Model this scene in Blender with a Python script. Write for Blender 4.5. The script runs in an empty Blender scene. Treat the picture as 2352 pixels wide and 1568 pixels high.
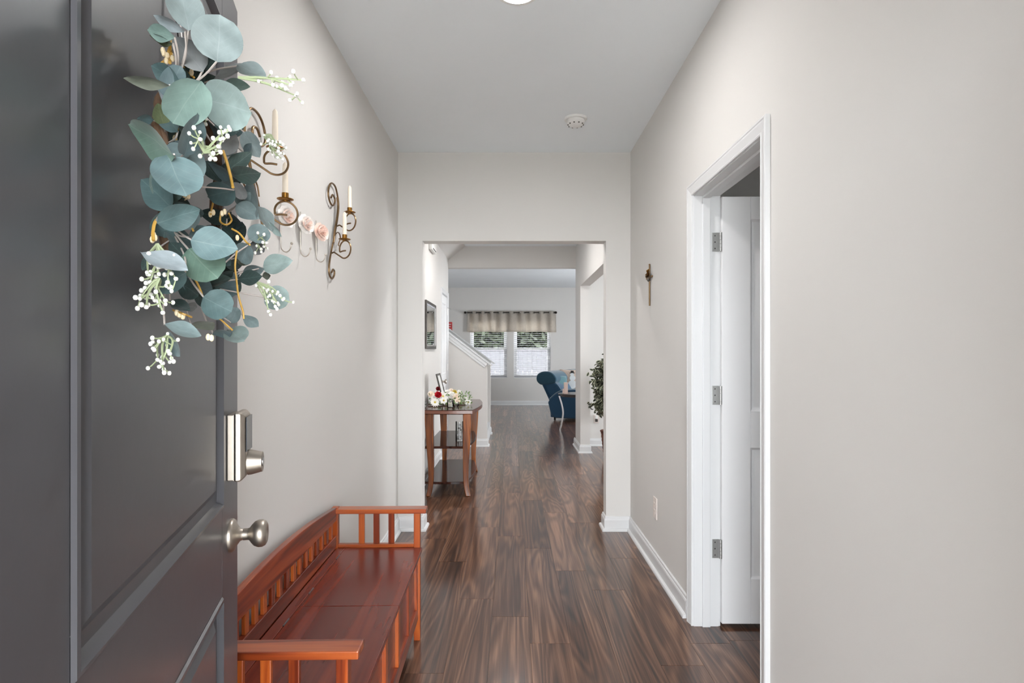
import bpy, bmesh, math, random
from mathutils import Vector, Matrix, Euler
random.seed(7)
PI = math.pi
SC = bpy.context.scene
COL = SC.collection

# ------------------------------------------------------------------ camera
F = 1306.667            # focal length in pixels of the 2352 px wide frame (20 mm)
CH = 1.293              # camera height
cam = bpy.data.cameras.new('camera')
cam.lens = 20.0; cam.sensor_width = 36.0; cam.shift_y = 24.0 / 2352.0
cam.clip_start = 0.02; cam.clip_end = 200
camo = bpy.data.objects.new('camera', cam); COL.objects.link(camo)
camo.location = (0, 0, CH); camo.rotation_euler = (PI / 2, 0, 0)
SC.camera = camo

# ------------------------------------------------------------------ world, exposure
W = bpy.data.worlds.new('sky'); SC.world = W; W.use_nodes = True
bg = W.node_tree.nodes['Background']
bg.inputs[0].default_value = (0.93, 0.97, 1.0, 1); bg.inputs[1].default_value = 13.5
SC.view_settings.view_transform = 'Standard'; SC.view_settings.look = 'None'
SC.view_settings.gamma = 1; SC.view_settings.use_curve_mapping = False
SC.view_settings.exposure = 0.87
SC.cycles.use_denoising = True
SC.cycles.max_bounces = 14; SC.cycles.diffuse_bounces = 8; SC.cycles.glossy_bounces = 5
SC.cycles.transparent_max_bounces = 24; SC.cycles.transmission_bounces = 8
SC.cycles.sample_clamp_indirect = 8.0
SC.cycles.caustics_reflective = False; SC.cycles.caustics_refractive = False

def portal(name, loc, rot, sx, sy):
    l = bpy.data.lights.new(name, 'AREA'); l.shape = 'RECTANGLE'; l.size = sx; l.size_y = sy
    l.cycles.is_portal = True
    o = bpy.data.objects.new(name, l); COL.objects.link(o); o.location = loc; o.rotation_euler = rot
portal('daylight_entry', (0.1, 0.19, 1.03), (PI / 2, 0, 0), 0.94, 2.06)
portal('daylight_bedroom', (2.87, 0.19, 1.45), (PI / 2, 0, 0), 0.36, 1.4)
portal('daylight_dining', (4.62, 6.0, 1.4), (PI / 2, 0, PI / 2), 1.2, 1.6)
portal('daylight_patio', (4.62, 10.2, 1.1), (PI / 2, 0, PI / 2), 1.6, 2.1)
portal('daylight_far', (-0.04, 14.0, 1.4), (PI / 2, 0, PI), 2.0, 1.5)

# ------------------------------------------------------------------ helpers
def P(px, py, D):
    return Vector(((px - 1176) / F * D, D, CH + (808 - py) / F * D))
def PX(px, py, X):
    return P(px, py, F * X / (px - 1176))
def lin(c):
    return tuple(((v / 255) / 12.92 if v / 255 <= 0.04045 else ((v / 255 + 0.055) / 1.055) ** 2.4) for v in c) + (1.0,)

def newmat(name):
    m = bpy.data.materials.new(name); m.use_nodes = True
    return m, m.node_tree.nodes, m.node_tree.links, m.node_tree.nodes['Principled BSDF']
def noise(N, L, vec, scale, detail=3, rough=0.5, dist=0.0):
    n = N.new('ShaderNodeTexNoise'); n.inputs['Scale'].default_value = scale
    n.inputs['Detail'].default_value = detail; n.inputs['Roughness'].default_value = rough
    n.inputs['Distortion'].default_value = dist
    if vec is not None: L.new(vec, n.inputs['Vector'])
    return n.outputs['Fac']
def ramp(N, L, fac, stops):
    r = N.new('ShaderNodeValToRGB'); e = r.color_ramp.elements
    while len(e) < len(stops): e.new(0.5)
    for i, (p, c) in enumerate(stops):
        e[i].position = p; e[i].color = c if len(c) == 4 else lin(c)
    L.new(fac, r.inputs[0]); return r.outputs[0]
def mapping(N, L, vec, scale, loc=None):
    m = N.new('ShaderNodeMapping'); m.inputs['Scale'].default_value = scale
    L.new(vec, m.inputs['Vector'])
    if loc is not None: L.new(loc, m.inputs['Location'])
    return m.outputs[0]
def math_n(N, L, op, a, b=None):
    m = N.new('ShaderNodeMath'); m.operation = op
    for i, v in enumerate((a, b)):
        if v is None: continue
        if isinstance(v, (int, float)): m.inputs[i].default_value = v
        else: L.new(v, m.inputs[i])
    return m.outputs[0]
def mixc(N, L, fac, a, b, mode='MIX'):
    m = N.new('ShaderNodeMix'); m.data_type = 'RGBA'; m.blend_type = mode
    for s, v in ((m.inputs[0], fac), (m.inputs[6], a), (m.inputs[7], b)):
        if isinstance(v, (int, float)): s.default_value = v
        elif isinstance(v, tuple): s.default_value = v
        else: L.new(v, s)
    return m.outputs[2]
def bump(N, L, b, height, strength, dist=0.01):
    n = N.new('ShaderNodeBump'); n.inputs['Strength'].default_value = strength; n.inputs['Distance'].default_value = dist
    L.new(height, n.inputs['Height']); L.new(n.outputs[0], b.inputs['Normal'])
def objvec(N):
    return N.new('ShaderNodeTexCoord').outputs['Object']

def simple(name, col, rough=0.5, metal=0.0, var=0.06, vscale=8.0, bscale=0, bstr=0.0, spec=0.5, sheen=0.0, coat=0.0):
    m, N, L, b = newmat(name)
    v = objvec(N); f = noise(N, L, v, vscale, 4)
    c = lin(col); d = tuple(x * (1 - var) for x in c[:3]) + (1,); u = tuple(min(1, x * (1 + var)) for x in c[:3]) + (1,)
    L.new(ramp(N, L, f, [(0.3, d), (0.7, u)]), b.inputs['Base Color'])
    b.inputs['Roughness'].default_value = rough; b.inputs['Metallic'].default_value = metal
    b.inputs['Specular IOR Level'].default_value = spec
    if sheen: b.inputs['Sheen Weight'].default_value = sheen; b.inputs['Sheen Roughness'].default_value = 0.4
    if coat: b.inputs['Coat Weight'].default_value = coat; b.inputs['Coat Roughness'].default_value = 0.15
    if bstr: bump(N, L, b, noise(N, L, v, bscale, 3), bstr, 0.002)
    return m

def wood(name, dark, mid, light, axis, rough=0.25, coat=0.3, scale=1.0):
    m, N, L, b = newmat(name)
    v = objvec(N)
    s = [14.0 * scale] * 3; s[axis] = 0.9 * scale
    s2 = [120.0 * scale] * 3; s2[axis] = 4.0 * scale
    n1 = noise(N, L, mapping(N, L, v, s), 1.0, 3, 0.5, 0.6)
    n2 = noise(N, L, mapping(N, L, v, s2), 1.0, 2)
    w = math_n(N, L, 'SINE', math_n(N, L, 'MULTIPLY', n1, 26.0))
    w = math_n(N, L, 'ADD', math_n(N, L, 'MULTIPLY', w, 0.12), n1)
    w = math_n(N, L, 'ADD', w, math_n(N, L, 'MULTIPLY', math_n(N, L, 'SUBTRACT', n2, 0.5), 0.35))
    L.new(ramp(N, L, w, [(0.25, dark), (0.5, mid), (0.78, light)]), b.inputs['Base Color'])
    b.inputs['Roughness'].default_value = rough
    b.inputs['Coat Weight'].default_value = coat; b.inputs['Coat Roughness'].default_value = 0.2
    return m

def plank_mat():
    m, N, L, b = newmat('walnut_plank')
    v = objvec(N)
    info = N.new('ShaderNodeObjectInfo')
    cmb = N.new('ShaderNodeCombineXYZ')
    L.new(math_n(N, L, 'MULTIPLY', info.outputs['Random'], 37.0), cmb.inputs[0])
    L.new(math_n(N, L, 'MULTIPLY', info.outputs['Random'], 91.0), cmb.inputs[1])
    L.new(math_n(N, L, 'MULTIPLY', info.outputs['Random'], 53.0), cmb.inputs[2])
    off = cmb.outputs[0]
    big = noise(N, L, mapping(N, L, v, (5.5, 0.5, 1), off), 1.0, 2, 0.45, 0.5)
    rings = math_n(N, L, 'SINE', math_n(N, L, 'MULTIPLY', big, 95.0))
    broad = noise(N, L, mapping(N, L, v, (8.0, 0.32, 1), off), 1.0, 3, 0.55, 0.2)
    fib = noise(N, L, mapping(N, L, v, (190.0, 3.0, 1), off), 1.0, 3, 0.6)
    streak = noise(N, L, mapping(N, L, v, (36.0, 0.8, 1), off), 1.0, 3, 0.6, 0.3)
    t = math_n(N, L, 'ADD', math_n(N, L, 'MULTIPLY', rings, 0.085), math_n(N, L, 'MULTIPLY', broad, 0.62))
    t = math_n(N, L, 'ADD', t, math_n(N, L, 'MULTIPLY', math_n(N, L, 'SUBTRACT', fib, 0.5), 0.42))
    t = math_n(N, L, 'ADD', t, math_n(N, L, 'MULTIPLY', math_n(N, L, 'SUBTRACT', streak, 0.5), 0.55))
    t = math_n(N, L, 'ADD', t, math_n(N, L, 'MULTIPLY', math_n(N, L, 'SUBTRACT', info.outputs['Random'], 0.5), 0.10))
    t = math_n(N, L, 'ADD', t, 0.18)
    c = ramp(N, L, t, [(0.22, (40, 24, 17)), (0.42, (77, 50, 36)), (0.56, (102, 71, 53)), (0.78, (146, 109, 85))])
    L.new(c, b.inputs['Base Color'])
    r = math_n(N, L, 'ADD', math_n(N, L, 'MULTIPLY', fib, 0.12), 0.27)
    L.new(r, b.inputs['Roughness'])
    b.inputs['Specular IOR Level'].default_value = 0.2
    b.inputs['Coat Weight'].default_value = 0.75; b.inputs['Coat Roughness'].default_value = 0.13
    bump(N, L, b, fib, 0.08, 0.001)
    return m

def leaf_mat(name, col, vein, back=None):
    m, N, L, b = newmat(name)
    v = objvec(N)
    sep = N.new('ShaderNodeSeparateXYZ'); L.new(v, sep.inputs[0])
    ax = math_n(N, L, 'ABSOLUTE', sep.outputs[0])
    mid = math_n(N, L, 'LESS_THAN', ax, 0.012)
    y2 = math_n(N, L, 'SUBTRACT', sep.outputs[1], math_n(N, L, 'MULTIPLY', ax, 0.8))
    side = math_n(N, L, 'LESS_THAN', math_n(N, L, 'ABSOLUTE', math_n(N, L, 'SUBTRACT', math_n(N, L, 'FRACT', math_n(N, L, 'MULTIPLY', y2, 6.0)), 0.5)), 0.035)
    vf = math_n(N, L, 'MAXIMUM', math_n(N, L, 'MULTIPLY', mid, 0.55), math_n(N, L, 'MULTIPLY', side, 0.28))
    f = noise(N, L, v, 3.0, 4)
    c = lin(col); d = tuple(x * 0.82 for x in c[:3]) + (1,); u = tuple(min(1, x * 1.14) for x in c[:3]) + (1,)
    base = ramp(N, L, f, [(0.3, d), (0.7, u)])
    L.new(mixc(N, L, vf, base, lin(vein)), b.inputs['Base Color'])
    b.inputs['Roughness'].default_value = 0.62; b.inputs['Specular IOR Level'].default_value = 0.3
    b.inputs['Sheen Weight'].default_value = 0.15
    b.inputs['Subsurface Weight'].default_value = 0.0
    return m

def glass_mat(name, tint=(1, 1, 1), rough=0.35, gloss=0.10):
    m = bpy.data.materials.new(name); m.use_nodes = True
    N, L = m.node_tree.nodes, m.node_tree.links; N.clear()
    out = N.new('ShaderNodeOutputMaterial'); mx = N.new('ShaderNodeMixShader')
    t = N.new('ShaderNodeBsdfTransparent'); t.inputs[0].default_value = tint + (1,)
    g = N.new('ShaderNodeBsdfGlossy'); g.inputs['Roughness'].default_value = rough
    fr = N.new('ShaderNodeFresnel'); fr.inputs[0].default_value = 1.45
    f = math_n(N, L, 'MULTIPLY', fr.outputs[0], gloss)
    L.new(f, mx.inputs[0]); L.new(t.outputs[0], mx.inputs[1]); L.new(g.outputs[0], mx.inputs[2])
    L.new(mx.outputs[0], out.inputs[0]); return m

def emit_mat(name, col, s):
    m, N, L, b = newmat(name)
    b.inputs['Emission Color'].default_value = lin(col); b.inputs['Emission Strength'].default_value = s
    b.inputs['Base Color'].default_value = lin(col); return m

def cloth_mat(name, col, thread=260.0, trans=0.0, var=0.12, rough=0.9):
    m, N, L, b = newmat(name)
    v = objvec(N)
    a = noise(N, L, mapping(N, L, v, (thread, thread * 0.08, thread * 0.08)), 1.0, 2)
    c_ = noise(N, L, mapping(N, L, v, (thread * 0.08, thread * 0.08, thread)), 1.0, 2)
    f = math_n(N, L, 'MULTIPLY', math_n(N, L, 'ADD', a, c_), 0.5)
    c = lin(col); d = tuple(x * (1 - var) for x in c[:3]) + (1,); u = tuple(min(1, x * (1 + var)) for x in c[:3]) + (1,)
    base = ramp(N, L, f, [(0.35, d), (0.65, u)])
    L.new(base, b.inputs['Base Color']); b.inputs['Roughness'].default_value = rough
    b.inputs['Specular IOR Level'].default_value = 0.15
    if trans:
        out = N['Material Output']; mx = N.new('ShaderNodeMixShader'); t = N.new('ShaderNodeBsdfTranslucent')
        L.new(base, t.inputs[0]); mx.inputs[0].default_value = trans
        L.new(b.outputs[0], mx.inputs[1]); L.new(t.outputs[0], mx.inputs[2]); L.new(mx.outputs[0], out.inputs[0])
    else:
        b.inputs['Sheen Weight'].default_value = 0.3
    return m

M = {}
M['wall'] = simple('greige_wall_paint', (212, 210, 207), 0.75, var=0.012, vscale=1.5, bscale=260, bstr=0.06, spec=0.25)
M['ceil'] = simple('flat_white_ceiling_paint', (233, 238, 242), 0.9, var=0.012, vscale=2, bscale=160, bstr=0.12, spec=0.1)
M['trim'] = simple('white_trim_paint', (214, 215, 216), 0.35, var=0.01, vscale=3, spec=0.45)
M['door_white'] = simple('white_door_paint', (226, 226, 227), 0.4, var=0.012, vscale=3, bscale=90, bstr=0.03)
M['plank'] = plank_mat()
M['subfloor'] = wood('brown_floorboards', (52, 40, 35), (88, 68, 60), (120, 97, 85), 1, 0.35, 0.0)
M['charcoal'] = simple('charcoal_door_paint', (77, 78, 83), 0.3, var=0.05, vscale=5, bscale=40, bstr=0.05, spec=0.5)
M['nickel'] = simple('brushed_nickel', (172, 164, 154), 0.42, 1.0, var=0.06, vscale=30)
M['steel'] = simple('satin_steel', (176, 176, 174), 0.38, 0.75, var=0.05, vscale=40)
M['screw'] = simple('dark_screw', (90, 88, 86), 0.4, 1.0)
M['keypad'] = simple('dark_keypad_plastic', (48, 52, 58), 0.2)
M['brass'] = simple('aged_brass', (150, 108, 52), 0.35, 1.0, var=0.15, vscale=40)
M['bronze'] = simple('antique_bronze_wire', (128, 104, 76), 0.38, 0.9, var=0.15, vscale=30)
M['candle'] = simple('ivory_wax', (238, 226, 208), 0.5, var=0.03)
M['blush'] = simple('blush_wax', (226, 200, 188), 0.55, var=0.03)
M['cherry'] = wood('cherry_stained_wood', (78, 24, 10), (124, 46, 20), (158, 74, 32), 1, 0.28, 0.35)
M['cherry_x'] = wood('cherry_stained_wood_cross', (92, 32, 12), (142, 62, 26), (172, 88, 38), 0, 0.28, 0.35)
M['cherry_z'] = wood('cherry_stained_wood_upright_lit', (92, 30, 10), (146, 62, 22), (180, 92, 36), 2, 0.3, 0.3)  # uprights coloured more orange, the lit tone of camera-facing wood
M['seatwood'] = wood('shaded_cherry_seat', (86, 26, 14), (103, 35, 20), (119, 44, 26), 1, 0.27, 0.05, 0.6)  # seat coloured darker for the way light falls on its top
M['walnut'] = wood('dark_walnut_veneer', (34, 20, 16), (54, 32, 26), (80, 48, 38), 1, 0.12, 0.0)
M['walnut_x'] = wood('walnut_edge', (64, 34, 24), (104, 60, 44), (132, 82, 62), 0, 0.25, 0.3)
M['walnut_leg'] = wood('warm_walnut_leg', (80, 40, 14), (134, 72, 28), (170, 100, 46), 2, 0.25, 0.4)
M['walnut'].node_tree.nodes['Principled BSDF'].inputs['IOR'].default_value = 1.22
M['espresso'] = simple('espresso_wood', (44, 32, 30), 0.25, coat=0.3)
M['chrome'] = simple('polished_chrome', (225, 225, 225), 0.15, 1.0, var=0.01)
M['mirror'] = simple('mirror_silver', (235, 236, 236), 0.01, 1.0, var=0.0)
M['frame_dark'] = simple('dark_pewter_frame', (70, 66, 62), 0.35, 0.4, var=0.25, vscale=40)
M['white_plastic'] = simple('white_plastic', (230, 230, 228), 0.4, var=0.01)
M['plate'] = simple('almond_wall_plate', (224, 214, 208), 0.4, var=0.01)
M['slot'] = simple('dark_slot', (60, 58, 56), 0.5)
M['vinyl'] = simple('white_window_vinyl', (240, 240, 240), 0.35, var=0.01)
M['slat'] = simple('pale_grey_blind_slat', (150, 150, 156), 0.5, var=0.01)
M['rod'] = simple('oil_rubbed_bronze', (40, 34, 31), 0.35, 0.8)
M['valance'] = cloth_mat('oatmeal_linen', (206, 199, 190), 300, 0.5)
M['glass'] = glass_mat('window_glass')
M['vglass'] = glass_mat('clear_vase_glass', (0.97, 0.98, 0.98), 0.02, 1.0)
M['navy'] = cloth_mat('navy_teal_upholstery', (38, 68, 92), 400, var=0.18)
M['teal'] = cloth_mat('teal_headrest_upholstery', (42, 72, 88), 400, var=0.15)  # headrest cloth, slightly greener than the seats
M['stitch'] = simple('pale_stitching', (150, 165, 170), 0.8)
M['linen'] = cloth_mat('beige_pillow_cloth', (196, 176, 162), 350)
M['tealpillow'] = cloth_mat('teal_pillow_cloth', (78, 108, 114), 350)
M['snow'] = simple('white_print', (222, 224, 224), 0.9)
M['black'] = simple('black_print', (44, 40, 40), 0.8)
M['orange'] = simple('red_print', (170, 60, 50), 0.7)
M['basket'] = wood('brown_wicker', (62, 30, 20), (96, 52, 36), (124, 74, 52), 2, 0.6, 0.0, 2)
M['ficus_dark'] = simple('dark_green_leaf', (28, 36, 28), 0.4, var=0.35, vscale=14)
M['ficus_pale'] = simple('cream_leaf_margin', (176, 180, 150), 0.5, var=0.2, vscale=14)
M['bark'] = simple('grey_brown_bark', (104, 88, 70), 0.8, var=0.25, vscale=30)
M['petal'] = simple('white_petal', (236, 234, 230), 0.6, var=0.03)
M['cream'] = simple('cream_petal', (238, 226, 212), 0.6, var=0.05)
M['red'] = simple('red_rose_petal', (176, 16, 34), 0.5, var=0.2)
M['darkred'] = simple('dark_red_petal', (104, 16, 24), 0.5, var=0.2)
M['yellow'] = simple('yellow_centre', (206, 184, 84), 0.6)
M['green'] = simple('fresh_green_leaf', (84, 112, 52), 0.5, var=0.35, vscale=20)
M['pebble'] = simple('pearl_filler', (215, 212, 212), 0.35, var=0.25, vscale=30)
M['porc'] = simple('blush_porcelain', (244, 224, 214), 0.45, var=0.10, vscale=60)
M['porcwhite'] = simple('white_porcelain', (244, 241, 238), 0.45, var=0.08, vscale=60)
M['wire'] = simple('pale_metal_wire', (186, 178, 168), 0.35, 0.8)
M['berry'] = simple('white_berry', (206, 206, 200), 0.5, var=0.03)
M['sprigstem'] = simple('pale_green_stem', (138, 148, 116), 0.6)
M['pinkstem'] = simple('pale_leaf_stalk', (166, 158, 152), 0.6)
M['gold'] = simple('golden_twig', (190, 150, 70), 0.55, var=0.2, vscale=60)
M['goldberry'] = simple('cream_bud', (234, 216, 180), 0.5)
M['vine'] = simple('brown_vine', (84, 62, 44), 0.8, var=0.3, vscale=60)
M['fence'] = simple('grey_fence_paint', (50, 50, 54), 0.7, var=0.08)
M['yard'] = simple('dark_grass', (44, 54, 30), 0.9, var=0.3)
M['treeleaf'] = simple('dark_tree_leaf', (26, 34, 15), 0.6, var=0.6, vscale=3)
M['treebark'] = simple('dark_tree_bark', (60, 42, 36), 0.9, var=0.3)
M['concrete'] = simple('bounce_concrete', (194, 191, 186), 0.9, var=0.1)
M['porch_block'] = simple('unseen_porch_brick', (104, 92, 86), 0.7, var=0.02)  # for the unseen porch, dark to cut bounce into the entry
M['art'] = simple('red_white_print', (196, 60, 60), 0.6)
M['paper'] = simple('white_photo_mat', (226, 226, 224), 0.3, var=0.03)
M['gap'] = simple('dark_joint', (66, 34, 24), 0.6)

class MB:
    def __init__(s): s.v = []; s.f = []
    def add(s, vs, fs):
        n = len(s.v); s.v += [Vector(v) for v in vs]; s.f += [tuple(i + n for i in f) for f in fs]; return s
    def box(s, x0, x1, y0, y1, z0, z1):
        return s.add([(x0, y0, z0), (x1, y0, z0), (x1, y1, z0), (x0, y1, z0), (x0, y0, z1), (x1, y0, z1), (x1, y1, z1), (x0, y1, z1)],
                     [(0, 3, 2, 1), (4, 5, 6, 7), (0, 1, 5, 4), (1, 2, 6, 5), (2, 3, 7, 6), (3, 0, 4, 7)])
    def obox(s, o, a, b, c):      # corner + three edge vectors
        o, a, b, c = map(Vector, (o, a, b, c))
        return s.add([o, o + a, o + a + b, o + b, o + c, o + a + c, o + a + b + c, o + b + c],
                     [(0, 3, 2, 1), (4, 5, 6, 7), (0, 1, 5, 4), (1, 2, 6, 5), (2, 3, 7, 6), (3, 0, 4, 7)])
    def prism(s, poly, d):        # polygon of 3D points + extrusion vector
        d = Vector(d); p = [Vector(q) for q in poly]; n = len(p)
        return s.add(p + [q + d for q in p], [tuple(range(n - 1, -1, -1)), tuple(range(n, 2 * n))] + [(i, (i + 1) % n, n + (i + 1) % n, n + i) for i in range(n)])
    def loft(s, rings, cap=True, closed=True):
        n = len(rings[0]); vs = [v for r in rings for v in r]; fs = []
        for k in range(len(rings) - 1):
            for i in range(n if closed else n - 1):
                j = (i + 1) % n
                fs.append((k * n + i, k * n + j, (k + 1) * n + j, (k + 1) * n + i))
        if cap and closed: fs += [tuple(range(n - 1, -1, -1)), tuple((len(rings) - 1) * n + i for i in range(n))]
        return s.add(vs, fs)
    def tube(s, pts, r, n=8, cap=True):
        pts = [Vector(p) for p in pts]; rings = []; m = len(pts)
        t0 = (pts[1] - pts[0]).normalized(); up = Vector((0, 0, 1)) if abs(t0.z) < 0.9 else Vector((1, 0, 0))
        a = t0.cross(up).normalized()
        for i, p in enumerate(pts):
            t = (pts[min(i + 1, m - 1)] - pts[max(i - 1, 0)])
            t = t.normalized() if t.length > 1e-9 else t0
            a = (a - t * a.dot(t)); a = a.normalized() if a.length > 1e-6 else t.orthogonal().normalized()
            b = t.cross(a); rr = r[i] if isinstance(r, (list, tuple)) else r
            rings.append([p + (a * math.cos(2 * PI * k / n) + b * math.sin(2 * PI * k / n)) * rr for k in range(n)])
        return s.loft(rings, cap)
    def lathe(s, prof, o, axis=(0, 0, 1), n=24):
        o = Vector(o); ax = Vector(axis).normalized(); a = ax.orthogonal().normalized(); b = ax.cross(a)
        return s.loft([[o + ax * h + (a * math.cos(2 * PI * k / n) + b * math.sin(2 * PI * k / n)) * max(r, 1e-5) for k in range(n)] for r, h in prof])
    def ball(s, c, r, n=8, sc=(1, 1, 1)):
        c = Vector(c)
        rings = []
        for i in range(n // 2 + 1):
            th = PI * i / (n // 2); rr = max(math.sin(th), 1e-4)
            rings.append([c + Vector((rr * math.cos(2 * PI * k / n) * r * sc[0], rr * math.sin(2 * PI * k / n) * r * sc[1], -math.cos(th) * r * sc[2])) for k in range(n)])
        return s.loft(rings)
    def build(s, name, mat, parent=None, org=None, smooth=False, bevel=0.0, seg=2, ang=40, local=False):
        if org is None: org = Vector((0, 0, 0))
        base = Vector(parent['_o']) if (parent is not None and not local) else Vector((0, 0, 0))
        if parent is None: base = Vector(org)
        me = bpy.data.meshes.new(name)
        me.from_pydata([tuple(v - base) for v in s.v], [], s.f); me.validate()
        bm = bmesh.new(); bm.from_mesh(me); bmesh.ops.recalc_face_normals(bm, faces=bm.faces); bm.to_mesh(me); bm.free()
        me.materials.append(M[mat] if isinstance(mat, str) else mat)
        if smooth:
            me.polygons.foreach_set('use_smooth', [True] * len(me.polygons)); me.set_sharp_from_angle(angle=math.radians(ang))
        o = bpy.data.objects.new(name, me); COL.objects.link(o)
        if parent is not None: o.parent = parent; o['_o'] = tuple(base)
        else: o.location = base; o['_o'] = tuple(base)
        if bevel:
            b = o.modifiers.new('edge', 'BEVEL'); b.width = bevel; b.segments = seg; b.limit_method = 'ANGLE'; b.angle_limit = math.radians(35)
            b.harden_normals = False
        return o

def tag(o, label, cat=None, group=None, kind=None):
    o['label'] = label
    if cat: o['category'] = cat
    if group: o['group'] = group
    if kind: o['kind'] = kind
    return o
def thing(name, label, cat, loc=(0, 0, 0), rz=0.0, group=None, kind=None):
    o = bpy.data.objects.new(name, None); COL.objects.link(o); o.empty_display_size = 0.05
    o.location = loc; o.rotation_euler = (0, 0, rz); o['_o'] = tuple(loc)
    return tag(o, label, cat, group, kind)
def struct(o, label):
    o['kind'] = 'structure'; o['label'] = label; return o
def box(name, mat, x0, x1, y0, y1, z0, z1, parent=None, bevel=0.0, org=None):
    if parent is None and org is None: org = ((x0 + x1) / 2, (y0 + y1) / 2, z0)
    return MB().box(x0, x1, y0, y1, z0, z1).build(name, mat, parent, org, bevel=bevel)
def dup(o, parent=None, loc=None):
    c = o.copy(); COL.objects.link(c)
    if parent is not None: c.parent = parent
    if loc is not None: c.location = loc
    return c
def catmull(pts, n=8):
    pts = [Vector(p) for p in pts]; out = []
    q = [pts[0] * 2 - pts[1]] + pts + [pts[-1] * 2 - pts[-2]]
    for i in range(1, len(q) - 2):
        for k in range(n):
            t = k / n; a, b, c, d = q[i - 1], q[i], q[i + 1], q[i + 2]
            out.append(0.5 * ((2 * b) + (c - a) * t + (2 * a - 5 * b + 4 * c - d) * t * t + (3 * b - a - 3 * c + d) * t ** 3))
    out.append(pts[-1]); return out

# ------------------------------------------------------------------ structure
XL, XR, HC = -0.8265, 0.858, 2.738          # entry hall walls, ceiling
Y1 = 4.122; T = 0.115                        # wall with the cased opening
XL2, XR2 = -0.872, 0.875                     # passage beyond
Y2 = 7.786                                   # stair wall / header plane
Y3 = 13.85; HC2 = 2.86                       # living room far wall

w = MB().box(XL - T, XL, 0.35, Y1, 0, HC)
struct(w.build('wall_left', 'wall', org=(XL - T / 2, 2.2, 0)), 'long pale greige hall wall behind the red bench')
DY0, DY1, DZ = 1.93, 2.70, 2.045            # side room doorway
w = MB().box(XR, XR + T, 0.35, DY0, 0, HC).box(XR, XR + T, DY1, Y1, 0, HC).box(XR, XR + T, DY0, DY1, DZ, HC)
struct(w.build('wall_right', 'wall', org=(XR + T / 2, 2.2, 0)), 'pale greige hall wall pierced by a white doorway')
OX0, OX1, OZ = -0.65, 0.681, 2.097
w = MB().box(XL - T, OX0, Y1, Y1 + T, 0, HC).box(OX1, 4.5, Y1, Y1 + T, 0, HC).box(OX0, OX1, Y1, Y1 + T, OZ, HC)
struct(w.build('wall_back', 'wall', org=(0, Y1, 0), bevel=0.0), 'greige wall with a wide square drywall opening')
w = MB().box(-2.6, -0.372, 0.2, 0.35, 0, HC).box(0.57, 2.69, 0.2, 0.35, 0, HC).box(3.05, 4.5, 0.2, 0.35, 0, HC)
w.box(-0.372, 0.57, 0.2, 0.35, 2.06, HC).box(2.69, 3.05, 0.2, 0.35, 0, 0.75).box(2.69, 3.05, 0.2, 0.35, 2.15, HC)
struct(w.build('wall_front', 'wall', org=(0, 0.27, 0)), 'front wall around the entry doorway')
CY0, CY1, CZ = 6.98, 7.64, 2.045             # closet door on the far passage wall
w = MB().box(XL2 - T, XL2, Y1 + T, CY0, 0, HC).box(XL2 - T, XL2, CY1, Y2, 0, HC).box(XL2 - T, XL2, CY0, CY1, CZ, HC)
struct(w.build('wall_left_passage', 'wall', org=(XL2, 6, 0)), 'greige passage wall with the mirror and white closet door')
box('wall_closet_back', 'wall', XL2 - 0.75, XL2 - 0.7, 6.7, Y2, 0, HC)['kind'] = 'structure'
struct(MB().box(XR2, XR2 + 0.123, Y1 + T, 7.83, 2.14, HC).box(XR2, XR2 + 0.123, 7.28, 7.83, 0, 2.14).build('wall_right_passage', 'wall', org=(XR2, 7.5, 0)),
       'slim greige wall end carrying a header along the passage')
struct(box('wall_dining_back', 'wall', XR2 + 0.123, 4.5, 7.83, 7.945, 0, HC2), 'greige wall behind the leafy plant')
struct(box('wall_header', 'wall', -2.6, XR2 + 0.123, Y2, Y2 + T, 2.445, HC2), 'drywall header spanning the end of the passage')
struct(MB().prism([(XL2, Y1 + T, 2.553), (-0.64, Y1 + T, HC), (XL2, Y1 + T, HC)], (0, Y2 - Y1 - T, 0)).build('ceiling_soffit', 'wall', org=(XL2, 6, 2.55)),
       'sloped stair soffit high along the passage wall')
w = MB().box(-2.72, -2.6, Y2, Y3 + 0.12, 0, HC2)
struct(w.build('wall_living_left', 'wall', org=(-2.66, 11, 0)), 'living room side wall past the stairs')
w = MB()
for (a, b, z0, z1) in ((0.2, 5.4, 0, HC2), (5.4, 6.6, 0, 0.6), (5.4, 6.6, 2.2, HC2), (6.6, 9.4, 0, HC2), (9.4, 11.0, 2.15, HC2), (11.0, Y3 + 0.12, 0, HC2)):
    w.box(4.5, 4.62, a, b, z0, z1)
struct(w.build('wall_outer_right', 'wall', org=(4.5, 7, 0)), 'outer wall of the dining and living rooms')
# far wall with two windows
WX = [(-1.018, -0.118), (0.042, 0.944)]; WZ0, WZ1 = 0.655, 2.13
w = MB().box(-2.6, WX[0][0], Y3, Y3 + 0.12, 0, HC2).box(WX[0][1], WX[1][0], Y3, Y3 + 0.12, 0, HC2).box(WX[1][1], 4.5, Y3, Y3 + 0.12, 0, HC2)
for a, b in WX: w.box(a, b, Y3, Y3 + 0.12, 0, WZ0).box(a, b, Y3, Y3 + 0.12, WZ1, HC2)
struct(w.build('wall_far', 'wall', org=(0, Y3, 0)), 'grey living room wall with two bright windows')
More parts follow.
